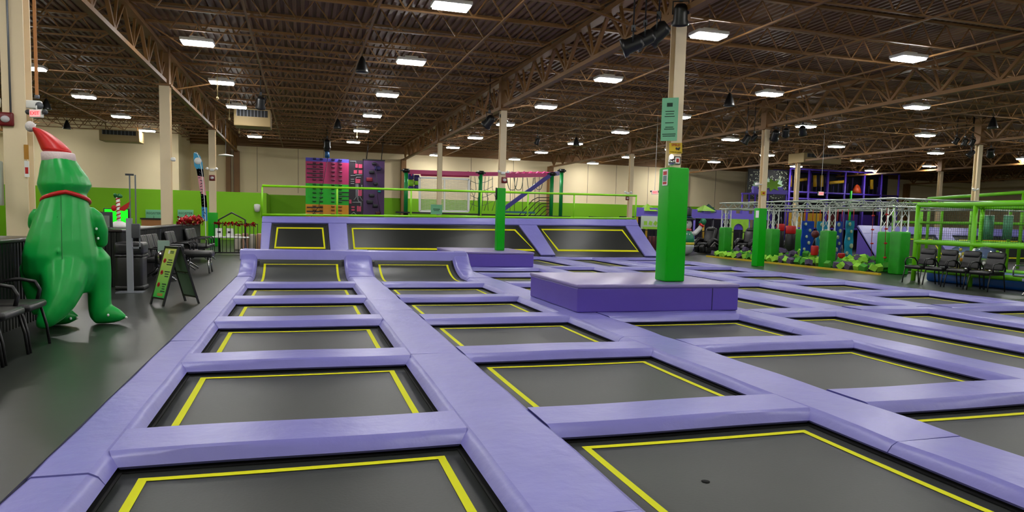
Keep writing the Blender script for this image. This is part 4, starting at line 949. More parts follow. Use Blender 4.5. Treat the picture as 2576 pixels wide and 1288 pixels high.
for px_, py_, Y, rz, tl, s, lb, ln in ((1712, 36, 10.0, -.5, .5, 1.0, 'largest, in front of the pillar column top', None), (1656, 82, 9.9, .9, .9, 1.15, 'just left of the pillar column', None), (1622, 98, 9.7, 1.1, 1.1, 1.0, 'middle of the three left of the pillar column', None), (1592, 112, 9.5, 1.1, 1.2, 1.0, 'leftmost of the three left of the pillar column', None),
     (1231, 305, 20.3, .7, .8, 1.2, 'left of the smaller platform column', None), (1265, 297, 20.6, -.7, .6, 1.0, 'right of the smaller platform column', None),
     (1878, 350, 20.2, .6, .6, 1.0, 'leftmost by the aisle column', None), (1897, 346, 20.5, .8, .8, .8, 'left of and touching the aisle column', None), (1950, 340, 20.2, -.3, .7, 1.1, 'just right of the aisle column', None), (1977, 333, 20.1, -.5, .6, .9, 'second right of the aisle column', None), (2019, 328, 20, -.8, .7, 1.0, 'third right of the aisle column', None),
     (2406, 354, 20.4, .3, .6, .8, 'leftmost on the far right column', None), (2428, 357, 20.4, 0, .5, .8, 'second on the far right column', None), (2447, 357, 20.4, -.2, .6, .8, 'third on the far right column', None), (2443, 386, 20.3, .8, .7, .9, 'lower left on the far right column', None), (2492, 384, 20.3, -.9, .8, 1.0, 'lower right on the far right column', None),
     (656, 258, 22.0, .2, .5, 1.1, 'with blue lens high over the left trampolines', BLU), (823, 362, 34.5, 0, .6, 1.3, 'hanging over the coloured climbing wall', BLU), (1352, 355, 28, .3, .6, .8, 'small, high over the right of the deck', None)):
    p = at(px_, py_, Y); spot('black stage spotlight, %s' % lb, tuple(p), rz, tl, s, ln)
# suspended heater units
def hvac(lb, c, w, h, d, tilt=0):
    t = thing('ceiling_air_unit', lb, 'air unit', c, 0, 'ceiling air units')
    b = MB(); b.rbox((0, 0, 0), (w, d, h), .03); b.build('casing', mat('beige_duct_paint', (186, 160, 110), .6), t)
    b = MB(); n = 9; b.box((-w*.42, -d/2-.012, .02), (w*.42, -d/2-.003, h*.42), 0)
    for i in range(n): b.box((-w*.42+w*.84*i/n, -d/2-.02, .02), (-w*.42+w*.84*i/n+.02, -d/2-.012, h*.42), 1)
    b.build('louvre', [PIT, GREY], t)
    for sx in (-1, 1):
        b = MB(); b.box((sx*w*.4-.015, -.02, h/2-.01), (sx*w*.4+.015, .02, 5.66-c[2])); b.build('hanger_bar', STEEL, t)
hvac('beige ceiling air unit with dark louvre over the left trampolines', (-1.7, 27.6, 4.9), 1.25, .62, 1.0)
hvac('beige ceiling air unit near the far left wall', (-7.75, 35.6, 4.75), 1.6, .5, 1.0)
hvac('wide beige ceiling air unit before the purple play tower', (25.4, 30.5, 4.98), 2.3, .5, 1.2)
# pull cords with small weights
for px_, py_, Y, lb in ((547, 245, 21, 'nearest of three over the left aisle'), (577, 297, 25, 'middle of three over the left aisle'), (602, 331, 29, 'furthest of three over the left aisle'), (898, 343, 31, 'over the climbing wall')):
    p = at(px_, py_, Y); b = MB(); b.tube([(0, 0, 0), (0, 0, 5.72-p.z)], .012, 6); b.lathe([(0, -.08), (.035, -.05), (.03, 0), (0, .03)], 10)
    tag(b.build('pull_cord', mat('cream_cord', (226, 200, 140), .6), loc=tuple(p)), 'cream pull cord with a small weight, %s' % lb, 'cord', 'pull cords')
p = at(568, 392, 31); t = thing('pendant_lamp', 'thin pale disc pendant lamp before the recessed back wall at left', 'lamp', tuple(p)); b = MB(); b.lathe([(0, 0), (.3, 0), (.26, .04), (.05, .07), (0, .07)], 20); b.build('shade', WHITE, t); b = MB(); b.tube([(0, 0, .06), (0, 0, 5.72-p.z)], .008, 5); b.build('cord', GREY, t)
# ================================================================ climbing walls behind the upper deck
def pz_(px_, py_, Y): return at(px_, py_, Y)
YC = 36.0
def rectpx(x0, y0, x1, y1, Y):
    a = at(x0, y0, Y); c = at(x1, y1, Y); return a.x, c.x, c.z, a.z
x0, _, _, z1 = rectpx(769, 398, 877, 545, YC); x1 = at(877, 470, YC).x
t = thing('block_climbing_wall', 'climbing wall striped purple, pink, green and orange behind the guard rail', 'climbing wall', ((x0+x1)/2, YC, FZ))
cx = (x0+x1)/2; w = x1-x0
def zof(py_): return at(823, py_, YC).z-FZ
bands = [('purple_band', (88, 78, 200), 399, 408), ('pink_band', (200, 40, 110), 408, 463), ('green_band', (20, 205, 30), 463, 515), ('orange_band', (240, 160, 20), 515, 570)]
HOLD = mat('dark_hold', (30, 30, 40), .5)
for nm, c, ya, yb in bands:
    zt, zb = zof(ya), zof(yb) if nm != 'orange_band' else 0
    b = MB(); b.box((-w/2, -.15, zb), (w/2, .5, zt)); b.build(nm, mat(nm, c, .5), t)
rows_ = [(402, 0), (412, 1), (421, 1), (432, 1), (442, 1), (453, 1), (465, 2), (475, 2), (486, 2), (497, 2), (507, 2), (519, 3), (528, 3), (538, 3)]
for py_, k in rows_:
    for u in (.2, .36, .63, .8):
        b = MB(); z = zof(py_); b.rbox(((u-.5)*w, -.2, z), (.17, .1, .09), .03)
        b.build('hold', mat('hold_%d' % k, [(30, 28, 100), (110, 20, 66), (16, 110, 30), (150, 90, 16)][k], .5), t)
for py_ in (417, 428, 439, 449, 524, 534):
    b = MB(); b.box((-w/2+.05, -.19, zof(py_)), (-w*.1, -.152, zof(py_)+.05)); b.build('ledge', HOLD, t)
for py_ in (484, 494, 504):
    b = MB(); b.box((w*.27, -.19, zof(py_)), (w*.5, -.152, zof(py_)+.05)); b.build('ledge', HOLD, t)
p = at(823, 398, YC-.5)
t = thing('auto_belay', 'dark auto belay unit with blue sleeve hanging over the coloured climbing wall', 'belay unit', (p.x, YC-.5, p.z))
b = MB(); b.rbox((0, 0, .55), (.3, .25, .5), .08); b.build('housing', BLK, t)
b = MB(); b.tube([(0, 0, .02), (0, 0, .35)], [.12, .1], 10); b.build('blue_sleeve', mat('blue_sleeve', (20, 90, 150), .5), t)
b = MB(); b.tube([(0, 0, .75), (0, 0, 5.6-p.z)], .04, 6); b.build('mounting_pole', BLK, t)
b = MB(); q = at(783, 545, YC-.5); b.tube([(.03, 0, .02), (q.x-p.x+.35, .0, q.z-p.z+.5), (q.x-p.x, 0, q.z-p.z)], .014, 5); b.build('rope', BLK, t)
b = MB(); b.beam((-.35, 0, .65), (1.2, 0, 1.15), .05); b.build('brace_bar', STEEL, t)
# dark circuit-board wall
YD = 36.3
x0, x1 = at(878, 470, YD).x, at(913, 470, YD).x; zt = at(895, 403, YD).z-FZ
t = thing('circuit_climbing_wall', 'dark climbing wall with pink blocks and pale lines like a circuit board', 'climbing wall', (x0, YD, FZ))
b = MB(); b.box((0, 0, 0), (x1-x0, .3, zt)); b.build('panel', mat('dark_panel', (34, 22, 38), .5), t)
PKB = mat('pink_block', (214, 70, 110), .5); PL = mat('pale_line', (168, 176, 178), .6)
def lq(px_, py_): p = at(px_, py_, YD); return (p.x-x0, 0, p.z-FZ)
for (a, c, e, f) in [(894, 412, 900, 422), (902, 413, 911, 423), (890, 428, 898, 437), (902, 428, 911, 438), (894, 450, 906, 461), (901, 478, 910, 493), (878, 502, 884, 512), (884, 519, 892, 523), (884, 526, 892, 530), (898, 518, 902, 532), (903, 519, 908, 532)]:
    p, q = lq(a, c), lq(e, f); b = MB(); b.box((p[0], -.04, q[2]), (q[0], 0, p[2])); b.build('pink_block', PKB, t)
for P in [[(880, 406), (895, 406), (895, 412)], [(882, 442), (892, 442), (895, 440), (911, 440)], [(882, 451), (891, 451)], [(882, 456), (891, 456)], [(882, 462), (891, 462)], [(896, 462), (896, 496), (890, 503)], [(900, 462), (900, 502), (903, 508), (908, 508), (908, 520)], [(886, 509), (907, 509)], [(895, 450), (897, 446), (908, 446)], [(910, 465), (910, 470), (905, 495), (912, 505)], [(882, 540), (890, 534), (898, 542)]]:
    b = MB(); b.tube([Vector(lq(*p))+Vector((0, -.012, 0)) for p in P], .018, 5); b.build('pale_line', PL, t)
x0, x1 = at(914, 470, YD).x, at(967, 470, YD).x; zt = at(940, 404, YD).z-FZ
t = thing('purple_climbing_wall', 'dark purple climbing wall panel with scattered holds, hung on two cables', 'climbing wall', (x0, YD, FZ))
b = MB(); b.box((0, 0, 0), (x1-x0, .3, zt)); b.build('panel', mat('dim_purple_panel', (76, 42, 96), .5), t)
b = MB(); b.box((-.02, -.02, zt), (x1-x0+.02, .32, zt+.06)); b.build('top_edge', BLK, t)
for px_, py_, s, c in [(941, 412, .14, 0), (950, 424, .2, 1), (935, 433, .17, 0), (929, 452, .2, 2), (945, 463, .15, 0), (935, 492, .17, 0), (930, 508, .2, 0), (944, 518, .17, 0), (954, 482, .1, 3), (951, 537, .16, 4)]:
    p = lq(px_, py_); b = MB(); b.rbox((p[0], -.06, p[2]), (s*2*.8, .14, s), .05); b.build('hold', [HOLD, mat('navy_hold', (30, 24, 90), .5), mat('maroon_hold', (140, 26, 50), .5), mat('teal_hold', (20, 160, 150), .5), mat('brown_hold', (80, 26, 30), .5)][c], t)
for k in (.15, .85):
    b = MB(); b.tube([((x1-x0)*k, .1, zt), ((x1-x0)*k+.12, .1, 5.55)], .02, 5); b.build('cable', BLK, t)
b = MB(); b.tube([((x1-x0)*.58, -.15, zt-.2), ((x1-x0)*.66, -.2, zt*.55), ((x1-x0)*.8, -.2, 1.5)], .012, 5); b.build('rope', BLK, t)

# ================================================================ rope course
YR = 34.5; PG = mat('green_powder_coat', (14, 150, 70), .35); PINKB = mat('pink_beam', (206, 50, 120), .4); BLUEB = mat('violet_blue_beam', (58, 50, 150), .35)
def L3(px_, py_, Y=YR, base=None): p = at(px_, py_, Y); return p
base = at(1215, 600, YR); base.z = FZ
t = thing('rope_course', 'rope course with green posts, pink beams and a white net behind the guard rail', 'rope course', tuple(base))
def RL(px_, py_, Y=YR): return at(px_, py_, Y)-base
for px_, top, Y in ((1021, 432, YR), (1208, 437, YR), (1387, 440, YR), (1411, 432, YR+1.2)):
    p = RL(px_, 500, Y); zt_ = RL(px_, top, Y).z; zl = 1.6
    b = MB(); b.tube([(p.x, p.y, zl), (p.x, p.y, zt_)], .1, 12); b.build('post', PG, t)
    b = MB(); b.tube([(p.x, p.y, 0), (p.x, p.y, zl)], .12, 12); b.box((p.x-.25, p.y-.25, 0), (p.x+.25, p.y+.25, .03)); b.build('post_foot', BLK, t)
    b = MB(); b.tube([(p.x, p.y, zt_-.04), (p.x, p.y, zt_+.14)], .17, 12)
    for k in range(4): b.beam((p.x, p.y, zt_+.05), (p.x+.3*cos(k*pi/2+.4), p.y+.3*sin(k*pi/2+.4), zt_+.05), .06)
    b.build('post_head', BLK, t)
for (a, c) in (((1026, 432), (1206, 438)), ((1060, 438), (1180, 441)), ((1210, 438), (1395, 437)), ((1262, 442), (1387, 440))):
    b = MB(); p, q = RL(*a, YR+{1026: 0, 1060: .6, 1210: 1.2, 1262: 0}[a[0]]), RL(*c, YR+{1026: 0, 1060: .6, 1210: 1.2, 1262: 0}[a[0]]); b.beam(p, q, .12, .2); b.build('pink_beam', PINKB, t)
for px_ in (1280, 1296, 1311, 1328, 1346, 1362, 1035, 1060, 1118, 1178):
    b = MB(); p, q = RL(px_, 440), RL(px_+(8 if px_ > 1200 else 0), 433, YR+1.2); b.beam(p, q, .07, .09); b.build('rung_bar', PINKB, t)
b = MB(); pts = [RL(1262, 530), RL(1386, 439), RL(1405, 436, YR+.8)]; b.beam(pts[0], pts[1], .14, .2); b.beam(pts[1], pts[2], .14, .2); b.build('diagonal_beam', BLUEB, t)
# white net
P = [RL(1055, 447), RL(1180, 451), RL(1178, 532), RL(1056, 531)]
b = MB(); [b.beam(P[i], P[(i+1) % 4], .1) for i in range(4)]; m0, m1 = RL(1118, 449), RL(1118, 531); b.beam(m0, m1, .06); b.build('net_frame', WHITE, t)
b = MB()
for i in range(1, 34):
    q = i/34
    b.beam(P[0].lerp(P[1], q), P[3].lerp(P[2], q), .012)
for i in range(1, 24):
    q = i/24; b.tube([P[0].lerp(P[3], q).lerp(P[1].lerp(P[2], q), k/8)+Vector((0, 0, -.06*sin(pi*((k/4) % 1)))) for k in range(9)], .011, 4)
b.build('white_net', mat('white_cord', (224, 220, 205), .8), t)
# hanging ropes
GR = mat('grey_green_rope', (96, 110, 90), .8)
for k, (xa, xb, yb) in enumerate([(1275, 1302, 478), (1293, 1316, 478), (1326, 1342, 476), (1345, 1366, 477)]):
    n = 10; pts = []
    for i in range(n+1):
        a = i/n; pts.append(RL(xa+(xb-xa)*a, 447+(yb-447)*(1-(2*a-1)**4)))
    b = MB(); b.tube(pts, .018, 5); b.build('rope_loop', GR, t)
for px_ in (1284, 1295, 1315, 1346, 1357):
    b = MB(); b.tube([RL(px_, 445), RL(px_-1, 532)], .014, 5); b.build('hanging_rope', GR, t)
rnd = random.Random(8)
for px_ in range(1185, 1240, 9):
    b = MB(); b.tube([RL(px_, 444), RL(px_+rnd.uniform(-6, 8), 475), RL(px_+rnd.uniform(-4, 10), 500), RL(px_+rnd.uniform(-4, 4), 530)], .014, 5); b.build('web_rope', GR, t)
for py_ in (455, 475, 492, 512):
    b = MB(); b.tube([RL(1184, py_), RL(1200, py_+7), RL(1222, py_+3), RL(1240, py_-6)], .012, 5); b.build('web_rope', GR, t)
# walking platform and cargo stair
b = MB(); p, q = RL(995, 534), RL(1432, 538, YR); b.beam((p.x, -.1, p.z), (q.x, -.1, p.z), .25, .08); b.build('walking_platform', BLK, t)
b = MB(); p, q = RL(1265, 533, YR-.2), RL(1345, 535, YR-.2); b.beam(p, q, .15, .1); b.build('blue_foot_beam', mat('teal_beam', (40, 110, 130), .4), t)
for i in range(7):
    b = MB(); b.tube([RL(1300+i*13, 548), RL(1340+i*7.5, 503+i*7), RL(1352+i*5.5, 497+i*7.5), RL(1382, 497+i*7.5)], .022, 5); b.build('stair_rope', mat('dark_cord', (50, 36, 36), .8), t)
for (xa, xb, ya, yb, c) in ((1027, 1040, 436, 452, 0), (1027, 1040, 452, 468, 1), (1027, 1040, 468, 476, 0), (1042, 1054, 440, 455, 0), (1042, 1054, 455, 466, 1), (1042, 1054, 466, 477, 0)):
    a_, c_ = RL(xa, ya, YR+1), RL(xb, yb, YR+1); b = MB(); b.rbox(((a_.x+c_.x)/2, a_.y, (a_.z+c_.z)/2), (c_.x-a_.x, .3, a_.z-c_.z), .04); b.build('bolster_band', [BLUEB, LIMET][c], t)
b = MB(); b.tube([at(1480, 553, 33.5)-at(1480, 600, 33.5), at(1480, 545, 33.5)-at(1480, 600, 33.5), at(1539, 546, 33.5)-at(1480, 600, 33.5), at(1539, 556, 33.5)-at(1480, 600, 33.5)], .03, 6)
pp = at(1480, 600, 33.5); pp2 = at(1539, 600, 33.5)
b = MB(); zt_ = at(1480, 545, 33.5).z; b.tube([(0, 0, 0), (0, 0, zt_-FZ), (pp2.x-pp.x, 0, zt_-FZ), (pp2.x-pp.x, 0, 0)], .03, 6); tag(b.build('handrail', BLK, loc=(pp.x, 33.5, FZ)), 'black tubular handrail seen just above the right of the upper deck', 'handrail')
for px_, py_, lb in ((655, 524, 'white lantern shaped wall lamp at the left end of the guard rail'),):
    p = at(px_-8, py_, 37.9); b = MB(); b.lathe([(0, -.2), (.12, -.15), (.16, .1), (.14, .2), (0, .22)], 12); tag(b.build('wall_lamp', WHITE, loc=(p.x, 37.82, p.z)), lb, 'lamp')
# ================================================================ truss rig and foam pit
def boxtruss(t, p0, p1, s=.25, name='truss_beam'):
    p0 = Vector(p0); p1 = Vector(p1); d = (p1-p0); L = d.length; d.normalize(); up = Vector((0, 0, 1)) if abs(d.z) < .9 else Vector((1, 0, 0))
    a = d.cross(up).normalized()*s/2; c = a.cross(d).normalized()*s/2; b = MB()
    cs = [(-1, -1), (1, -1), (1, 1), (-1, 1)]
    for i, j in cs: b.tube([p0+a*i+c*j, p1+a*i+c*j], .024, 6)
    n = max(2, int(L/.32))
    for k in range(n):
        q0, q1 = p0+d*L*k/n, p0+d*L*(k+1)/n
        for e in range(4):
            (i, j), (i2, j2) = cs[e], cs[(e+1) % 4]
            if k % 2: i, j, i2, j2 = i2, j2, i, j
            b.beam(q0+a*i+c*j, q1+a*i2+c*j2, .015)
    return b.build(name, ALU, t)
t = thing('truss_rig', 'silver lattice truss rig on green padded posts over the foam pit', 'truss rig', (17.3, 21.5, FZ))
ox = Vector((17.3, 21.5, FZ))
for a_, c_ in (((17.3, 26.3, 2.28), (17.3, 17.0, 2.30)), ((21.0, 26.3, 2.28), (21.0, 17.0, 2.3)), ((17.3, 26.15, 2.28), (21.0, 26.15, 2.28)), ((17.3, 17.15, 2.3), (27.5, 17.15, 2.3)), ((17.3, 21.6, 2.28), (21, 21.6, 2.28)), ((17.3, 19.7, 2.28), (21, 19.7, 2.28))):
    boxtruss(t, Vector(a_)-ox, Vector(c_)-ox)
posts = [(17.3, 25.95, 1.38, 'furthest, beside the massage chairs'), (17.35, 22.9, 1.38, 'just right of the green aisle column pad'), (17.2, 19.75, 1.38, 'in the middle of the foam pit edge'), (17.66, 17.2, 1.42, 'widest one, beside the lime frame'), (21.0, 26.1, 1.38, 'at the back behind the black bags'), (at(2227, 640, 18.2).x, 18.2, 1.4, 'just behind the widest one')]
for x, y, z, lb in posts:
    boxtruss(t, (x-ox.x, y-ox.y, 0), (x-ox.x, y-ox.y, 2.16-FZ), .26, 'truss_post')
    w_ = .4 if lb[0] != 'w' else .42
    b = MB(); b.rbox((0, 0, (z-FZ)/2), (w_, w_, z-FZ), .05); tag(b.build('post_pad', GREENR, loc=(x, y, FZ+.002)), 'worn green padded sleeve on a truss post, %s' % lb, 'post pad', 'green truss post pads')
# pit edge
b = MB(); b.box((-.05, -4.7, 0), (.05, 4.7, .06)); tag(b.build('pit_edge_strip', mat('yellow_edge_vinyl', (220, 190, 30), .5), loc=(16.68, 21.6, FZ)), 'yellow padded strip along the aisle edge of the foam pit', 'edge strip')
b = MB(); b.box((-.06, -.05, 0), (.06, 4.3, .3)); b.box((-.05, -4.7, 0), (4.3, -4.6, .14)); 
FC = [mat('lime_foam', (150, 220, 60), .85), mat('charcoal_violet_foam', (84, 72, 104), .85), mat('green_foam', (70, 160, 40), .85)]
cm = []
for m_ in FC:
    b = MB(); b.cbox((0, 0, 0), (.18, .18, .18)); cm.append(b.mesh('foam_cube', m_))
rnd = random.Random(12); cubes = 0; layers = []
for lay in range(3):
    for i in range(19):
        for j in range(42):
            if lay == 0 and i > 8: continue
            pass
pts_ = []
y = 17.75
while y < 26.2:
    x = 16.88
    while x < 20.8:
        hmax = 1 if x < 17.2 else 2
        pts_.append((x, y, hmax)); x += .31
    y += .31
sel = []
for (x, y, h) in pts_:
    if any(abs(x-a) < .38 and abs(y-c) < .38 for a, c, *_ in posts): continue
    sel.append((x+rnd.uniform(-.05, .05), y+rnd.uniform(-.05, .05), .14))
sel.sort(key=lambda p: p[0]); base_n = [s for s in sel if s[0] < 19.6]
for (x, y, z) in base_n[:250]:
    k = rnd.choice([0, 0, 0, 1, 2]); o = bpy.data.objects.new('foam_cube', cm[k]); COL.objects.link(o)
    o.location = (x, y, FZ+z+(.02+.1*min(1, (x-16.8)/1.2)*rnd.random())); o.rotation_euler = (rnd.uniform(-.7, .7), rnd.uniform(-.7, .7), rnd.uniform(0, 1.5))
    tag(o, ['bright lime foam cube in the foam pit', 'charcoal violet foam cube in the foam pit', 'mid green foam cube in the foam pit'][k], 'foam cube', ['lime foam cubes', 'charcoal foam cubes', 'green foam cubes'][k])
for (x, y) in [(17.6+rnd.random()*1.6, 17.8+rnd.random()*8) for _ in range(48)]:
    if any(abs(x-a) < .42 and abs(y-c) < .42 for a, c, *_ in posts): continue
    k = rnd.choice([0, 0, 1, 2]); o = bpy.data.objects.new('foam_cube', cm[k]); COL.objects.link(o)
    o.location = (x, y, FZ+.36+rnd.uniform(-.05, .05)); o.rotation_euler = (rnd.uniform(-.8, .8), rnd.uniform(-.8, .8), rnd.uniform(0, 1.5))
    tag(o, ['bright lime foam cube in the foam pit', 'charcoal violet foam cube in the foam pit', 'mid green foam cube in the foam pit'][k], 'foam cube', ['lime foam cubes', 'charcoal foam cubes', 'green foam cubes'][k])
# holed climbing boards
def holed_board(lb, px_, top, bot, Y, wpx, m, rz):
    p = at(px_, top, Y); q = at(px_, bot, Y); w = wpx/1757*Y*1.5; h = p.z-q.z; w2 = w/2
    t = thing('climbing_board', lb, 'climbing board', (p.x, Y, q.z), rz, 'hanging climbing boards')
    rnd = random.Random(px_); holes = [((-1)**k*rnd.uniform(.15, .6)*w2, h*(k+.5)/6, rnd.uniform(.045, .075)) for k in range(6)]
    nx, nz = 14, 40; b = MB(); idx = {}; fr = []
    def inside(x, z): return any((x-a)**2+(z-c)**2 < r*r for a, c, r in holes)
    for i in range(nx):
        for k in range(nz):
            x_a, x_b = -w2+w*i/nx, -w2+w*(i+1)/nx; za, zb = h*k/nz, h*(k+1)/nz
            if inside((x_a+x_b)/2, (za+zb)/2): continue
            def vtx(i_, k_):
                if (i_, k_) not in idx:
                    e = .02*sin(k_/nz*pi*5)*(1 if i_ in (0, nx) else 0)*(1 if i_ else -1); idx[(i_, k_)] = len(fr); fr.append((-w2+w*i_/nx+e, 0, h*k_/nz))
                return idx[(i_, k_)]
            b.f.append((vtx(i, k), vtx(i+1, k), vtx(i+1, k+1), vtx(i, k+1))); b.mi.append(0); b.sm.append(False)
    b.v = fr; o = b.build('board', m, t); s_ = o.modifiers.new('s', 'SOLIDIFY'); s_.thickness = .03
    for a, c, r in holes:
        b = MB(); b.lathe([(r*.9, -.025), (r*1.25, -.02), (r*1.25, .02), (r*.9, .025)], 12, o=(a, -.015, c), M=Matrix.Rotation(pi/2, 4, 'X')); b.build('hole_rim', mat('pale_rim', (190, 205, 170), .5), t)
    for sx in (-1, 1):
        b = MB(); b.tube([(sx*w2*.7, 0, h), (sx*w2*.7, 0, 2.16-q.z)], .012, 5); b.build('hanging_rope', RED, t)
NB, TB = mat('royal_blue_board', (10, 66, 180), .35), mat('cyan_board', (20, 150, 190), .35)
holed_board('royal blue holed climbing board, leftmost of four', 2034, 556, 650, 22.4, 36, NB, .25)
holed_board('cyan holed climbing board, partly behind the green post pad', 2072, 557, 655, 22.0, 36, TB, .25)
holed_board('royal blue holed climbing board, right of the green post pad', 2112, 557, 652, 21.4, 22, NB, .3)
holed_board('cyan holed climbing board, rightmost of four', 2140, 555, 664, 20.6, 28, TB, .3)
# heavy bags and other hanging things
def bag(lb, px_, top, bot, Y, r, seq, nm='punching_bag'):
    p = at(px_, top, Y); q = at(px_, bot, Y); h = p.z-q.z; t = thing(nm, lb, 'punching bag', (p.x, Y, q.z), 0, 'hanging bags over the foam pit')
    z = 0
    for i, (f, m_) in enumerate(seq):
        b = MB(); z2 = z+f*h; rr = r
        b.lathe([(0, z), (rr*.92, z), (rr, z+.03), (rr, z2-.03), (rr*.92, z2), (0, z2)], 16); b.build(['bottom_band', 'middle_section', 'top_band'][i] if len(seq) == 3 else 'section', m_, t); z = z2
    b = MB()
    for k in range(3): b.tube([(r*.8*cos(k*2.1), r*.8*sin(k*2.1), h), (0, 0, min(h+.3, 2.16-q.z))], .008, 5)
    if 2.16-q.z > h+.3: b.tube([(0, 0, h+.3), (0, 0, 2.16-q.z)], .008, 5)
    b.build('chain', GREY, t)
bag('red and black punching bag, left one beside the green post pad', 1964, 563, 641, 25.2, .17, [(.15, RED), (.62, BLACKV), (.23, RED)])
bag('thick red and black punching bag, right one over the foam cubes', 1990, 568, 649, 24.4, .2, [(.2, RED), (.55, BLACKV), (.25, RED)])
bag('small bright red hanging bag between the climbing boards', 2050, 618, 642, 21.0, .13, [(1, RED)], 'hanging_bag')
p = at(2051, 589, 21.0); t = thing('hanging_ball', 'dark maroon hanging ball between the climbing boards', 'ball', (p.x, 21.0, p.z-.14)); b = MB(); b.ball((0, 0, .14), .14, 14); b.build('ball', mat('maroon_ball', (96, 16, 26), .4), t); b = MB(); b.tube([(0, 0, .27), (0, 0, 2.16-p.z+.14)], .01, 5); b.build('cord', BLK, t)
bag('red hanging block at the foot of the rightmost blue boards', 2117, 637, 650, 20.4, .12, [(1, RED)], 'hanging_bag')
for px_, tp, bt, Y, lb in ((2196, 540, 655, 19.4, 'left one'), (2230, 540, 656, 17.6, 'right one, before the wide green post pad')):
    p = at(px_, tp, Y); t = thing('knotted_rope', 'thin red rope with red knot discs, %s' % lb, 'rope', (p.x, Y, at(px_, bt, Y).z), 0, 'knotted red ropes'); h = 2.16-at(px_, bt, Y).z
    b = MB(); b.tube([(.06, 0, 0), (.02, 0, h*.4), (0, 0, h)], .01, 5); b.build('rope', mat('red_rope', (150, 40, 40), .8), t)
    for k in range(4):
        b = MB(); b.lathe([(0, -.03), (.05, -.02), (.05, .02), (0, .03)], 10, o=(.06-.06*k/4, 0, h*(.06+.27*k))); b.build('knot_disc', RED, t)

# ================================================================ snowman
t = thing('inflatable_snowman', 'inflatable snowman with black top hat and green shirt, half hidden behind the green pillar', 'inflatable', (16.38, 27.7, FZ), radians(-22))
b = MB(); b.lathe([(0, 0), (.2, .01), (.36, .15), (.43, .38), (.42, .5), (0, .5)], 24); b.build('lower_body', mat('grey_white_nylon', (196, 204, 204), .45), t)
b = MB(); b.lathe([(.425, .46), (.44, .5), (.43, .57)], 24); b.build('yellow_belt', mat('yellow_nylon', (214, 196, 50), .45), t)
b = MB(); b.lathe([(.40, .55), (.43, .62), (.41, .8), (.33, 1.0), (.2, 1.12), (0, 1.14)], 24); b.build('green_shirt', mat('teal_green_nylon', (14, 130, 88), .45), t)
rnd = random.Random(2)
for k in range(18):
    a = k*2.4; z = .66+.38*((k*.37) % 1); r = .435 if z < .8 else .435-(z-.8)*.5; b = MB(); b.ball((r*cos(a), r*sin(a), z), .035, 8, sc=(.8, .8, 1)); b.build('white_dot', WHITE, t)
b = MB(); b.ball((0, 0, 1.36), .29, 20); b.build('head', mat('white_nylon', (222, 220, 222), .45), t)
b = MB(); b.tube([(.24*cos(k*pi/8), .24*sin(k*pi/8), 1.12+.02*sin(k*3)) for k in range(17)], .05, 8); b.build('striped_scarf', mat('pink_red_scarf', (206, 80, 80), .6), t)
b = MB(); b.lathe([(0, 1.55), (.42, 1.56), (.44, 1.6), (.36, 1.65), (.27, 1.66)], 24); b.lathe([(.27, 1.64), (.25, 1.8), (.27, 2.05), (.2, 2.13), (0, 2.15)], 24); b.build('top_hat', mat('black_nylon', (14, 20, 30), .45), t)
b = MB(); b.tube([(.28*cos(k*pi/10), .28*sin(k*pi/10), 1.69) for k in range(21)], .03, 6); b.build('blue_hat_band', mat('blue_nylon', (16, 66, 110), .4), t)
b = MB(); b.lathe([(0, .0), (.03, 0), (0, .14)], 10, o=(-.05, -.26, 1.36), M=Matrix.Rotation(radians(100), 4, 'X')); b.build('carrot_nose', mat('orange_nylon', (230, 120, 40), .5), t)
for k in (-1, 1):
    b = MB(); b.ball((k*.09-.04, -.26, 1.43), .03, 8); b.build('eye', BLK, t)
b = MB(); b.tube([(.3, -.05, .92), (.46, -.05, 1.0), (.62, -.05, 1.18), (.7, -.05, 1.32)], [.11, .11, .1, .09], 12); b.build('arm', mat('white_nylon', (222, 220, 222), .45), t)
b = MB(); b.tube([(.67, -.05, 1.3), (.73, -.05, 1.38)], .12, 12); b.build('red_cuff', RED, t)
b = MB(); b.ball((.77, -.05, 1.5), .14, 12, sc=(1, .7, 1.1)); b.ball((.63, -.05, 1.46), .06, 8); b.build('green_mitten', mat('green_nylon', (16, 120, 80), .45), t)
b = MB(); b.tube([(-.3, -.05, .92), (-.46, -.05, .95), (-.55, -.05, .8), (-.58, -.05, .7)], [.11, .11, .1, .09], 12); b.build('arm', mat('white_nylon', (222, 220, 222), .45), t)

# ================================================================ castle front
YK = 32.5; CP = mat('castle_purple', (116, 100, 214), .55); CL = mat('castle_lime', (160, 220, 60), .55, var=.12, vscale=6)
base = at(1760, 640, YK); base.z = FZ
t = thing('castle_facade', 'purple and lime castle front of the soft play area with battlements', 'playhouse', tuple(base))
def K(px_, py_, Y=YK): return at(px_, py_, Y)-base
xL, xR = K(1600, 560).x, K(1935, 560).x; zt_, zb_ = K(1760, 534).z, K(1760, 549).z
b = MB(); b.box((xL, 0, zb_), (xR, .2, zt_)); b.build('purple_band', CP, t)
x = xL; k = 0
while x < xR-.3:
    b = MB(); b.box((x, 0, zt_), (x+.42, .2, zt_+.15)); b.build('battlement', CP, t); x += .78
for px_, hw, tp in ((1637, 18, 515), (1782, 20, 518), (1690, 14, 524)):
    p = K(px_, 531); q = K(px_, tp-3); ww = hw/1757*YK*1.1; b = MB(); b.add([(p.x-ww, -.1, p.z), (p.x+ww, -.1, p.z), (p.x+ww, .9, p.z), (p.x-ww, .9, p.z), (p.x, .4, q.z)], [(3, 2, 1, 0), (0, 1, 4), (1, 2, 4), (2, 3, 4), (3, 0, 4)]); b.build('lime_roof', CL, t)
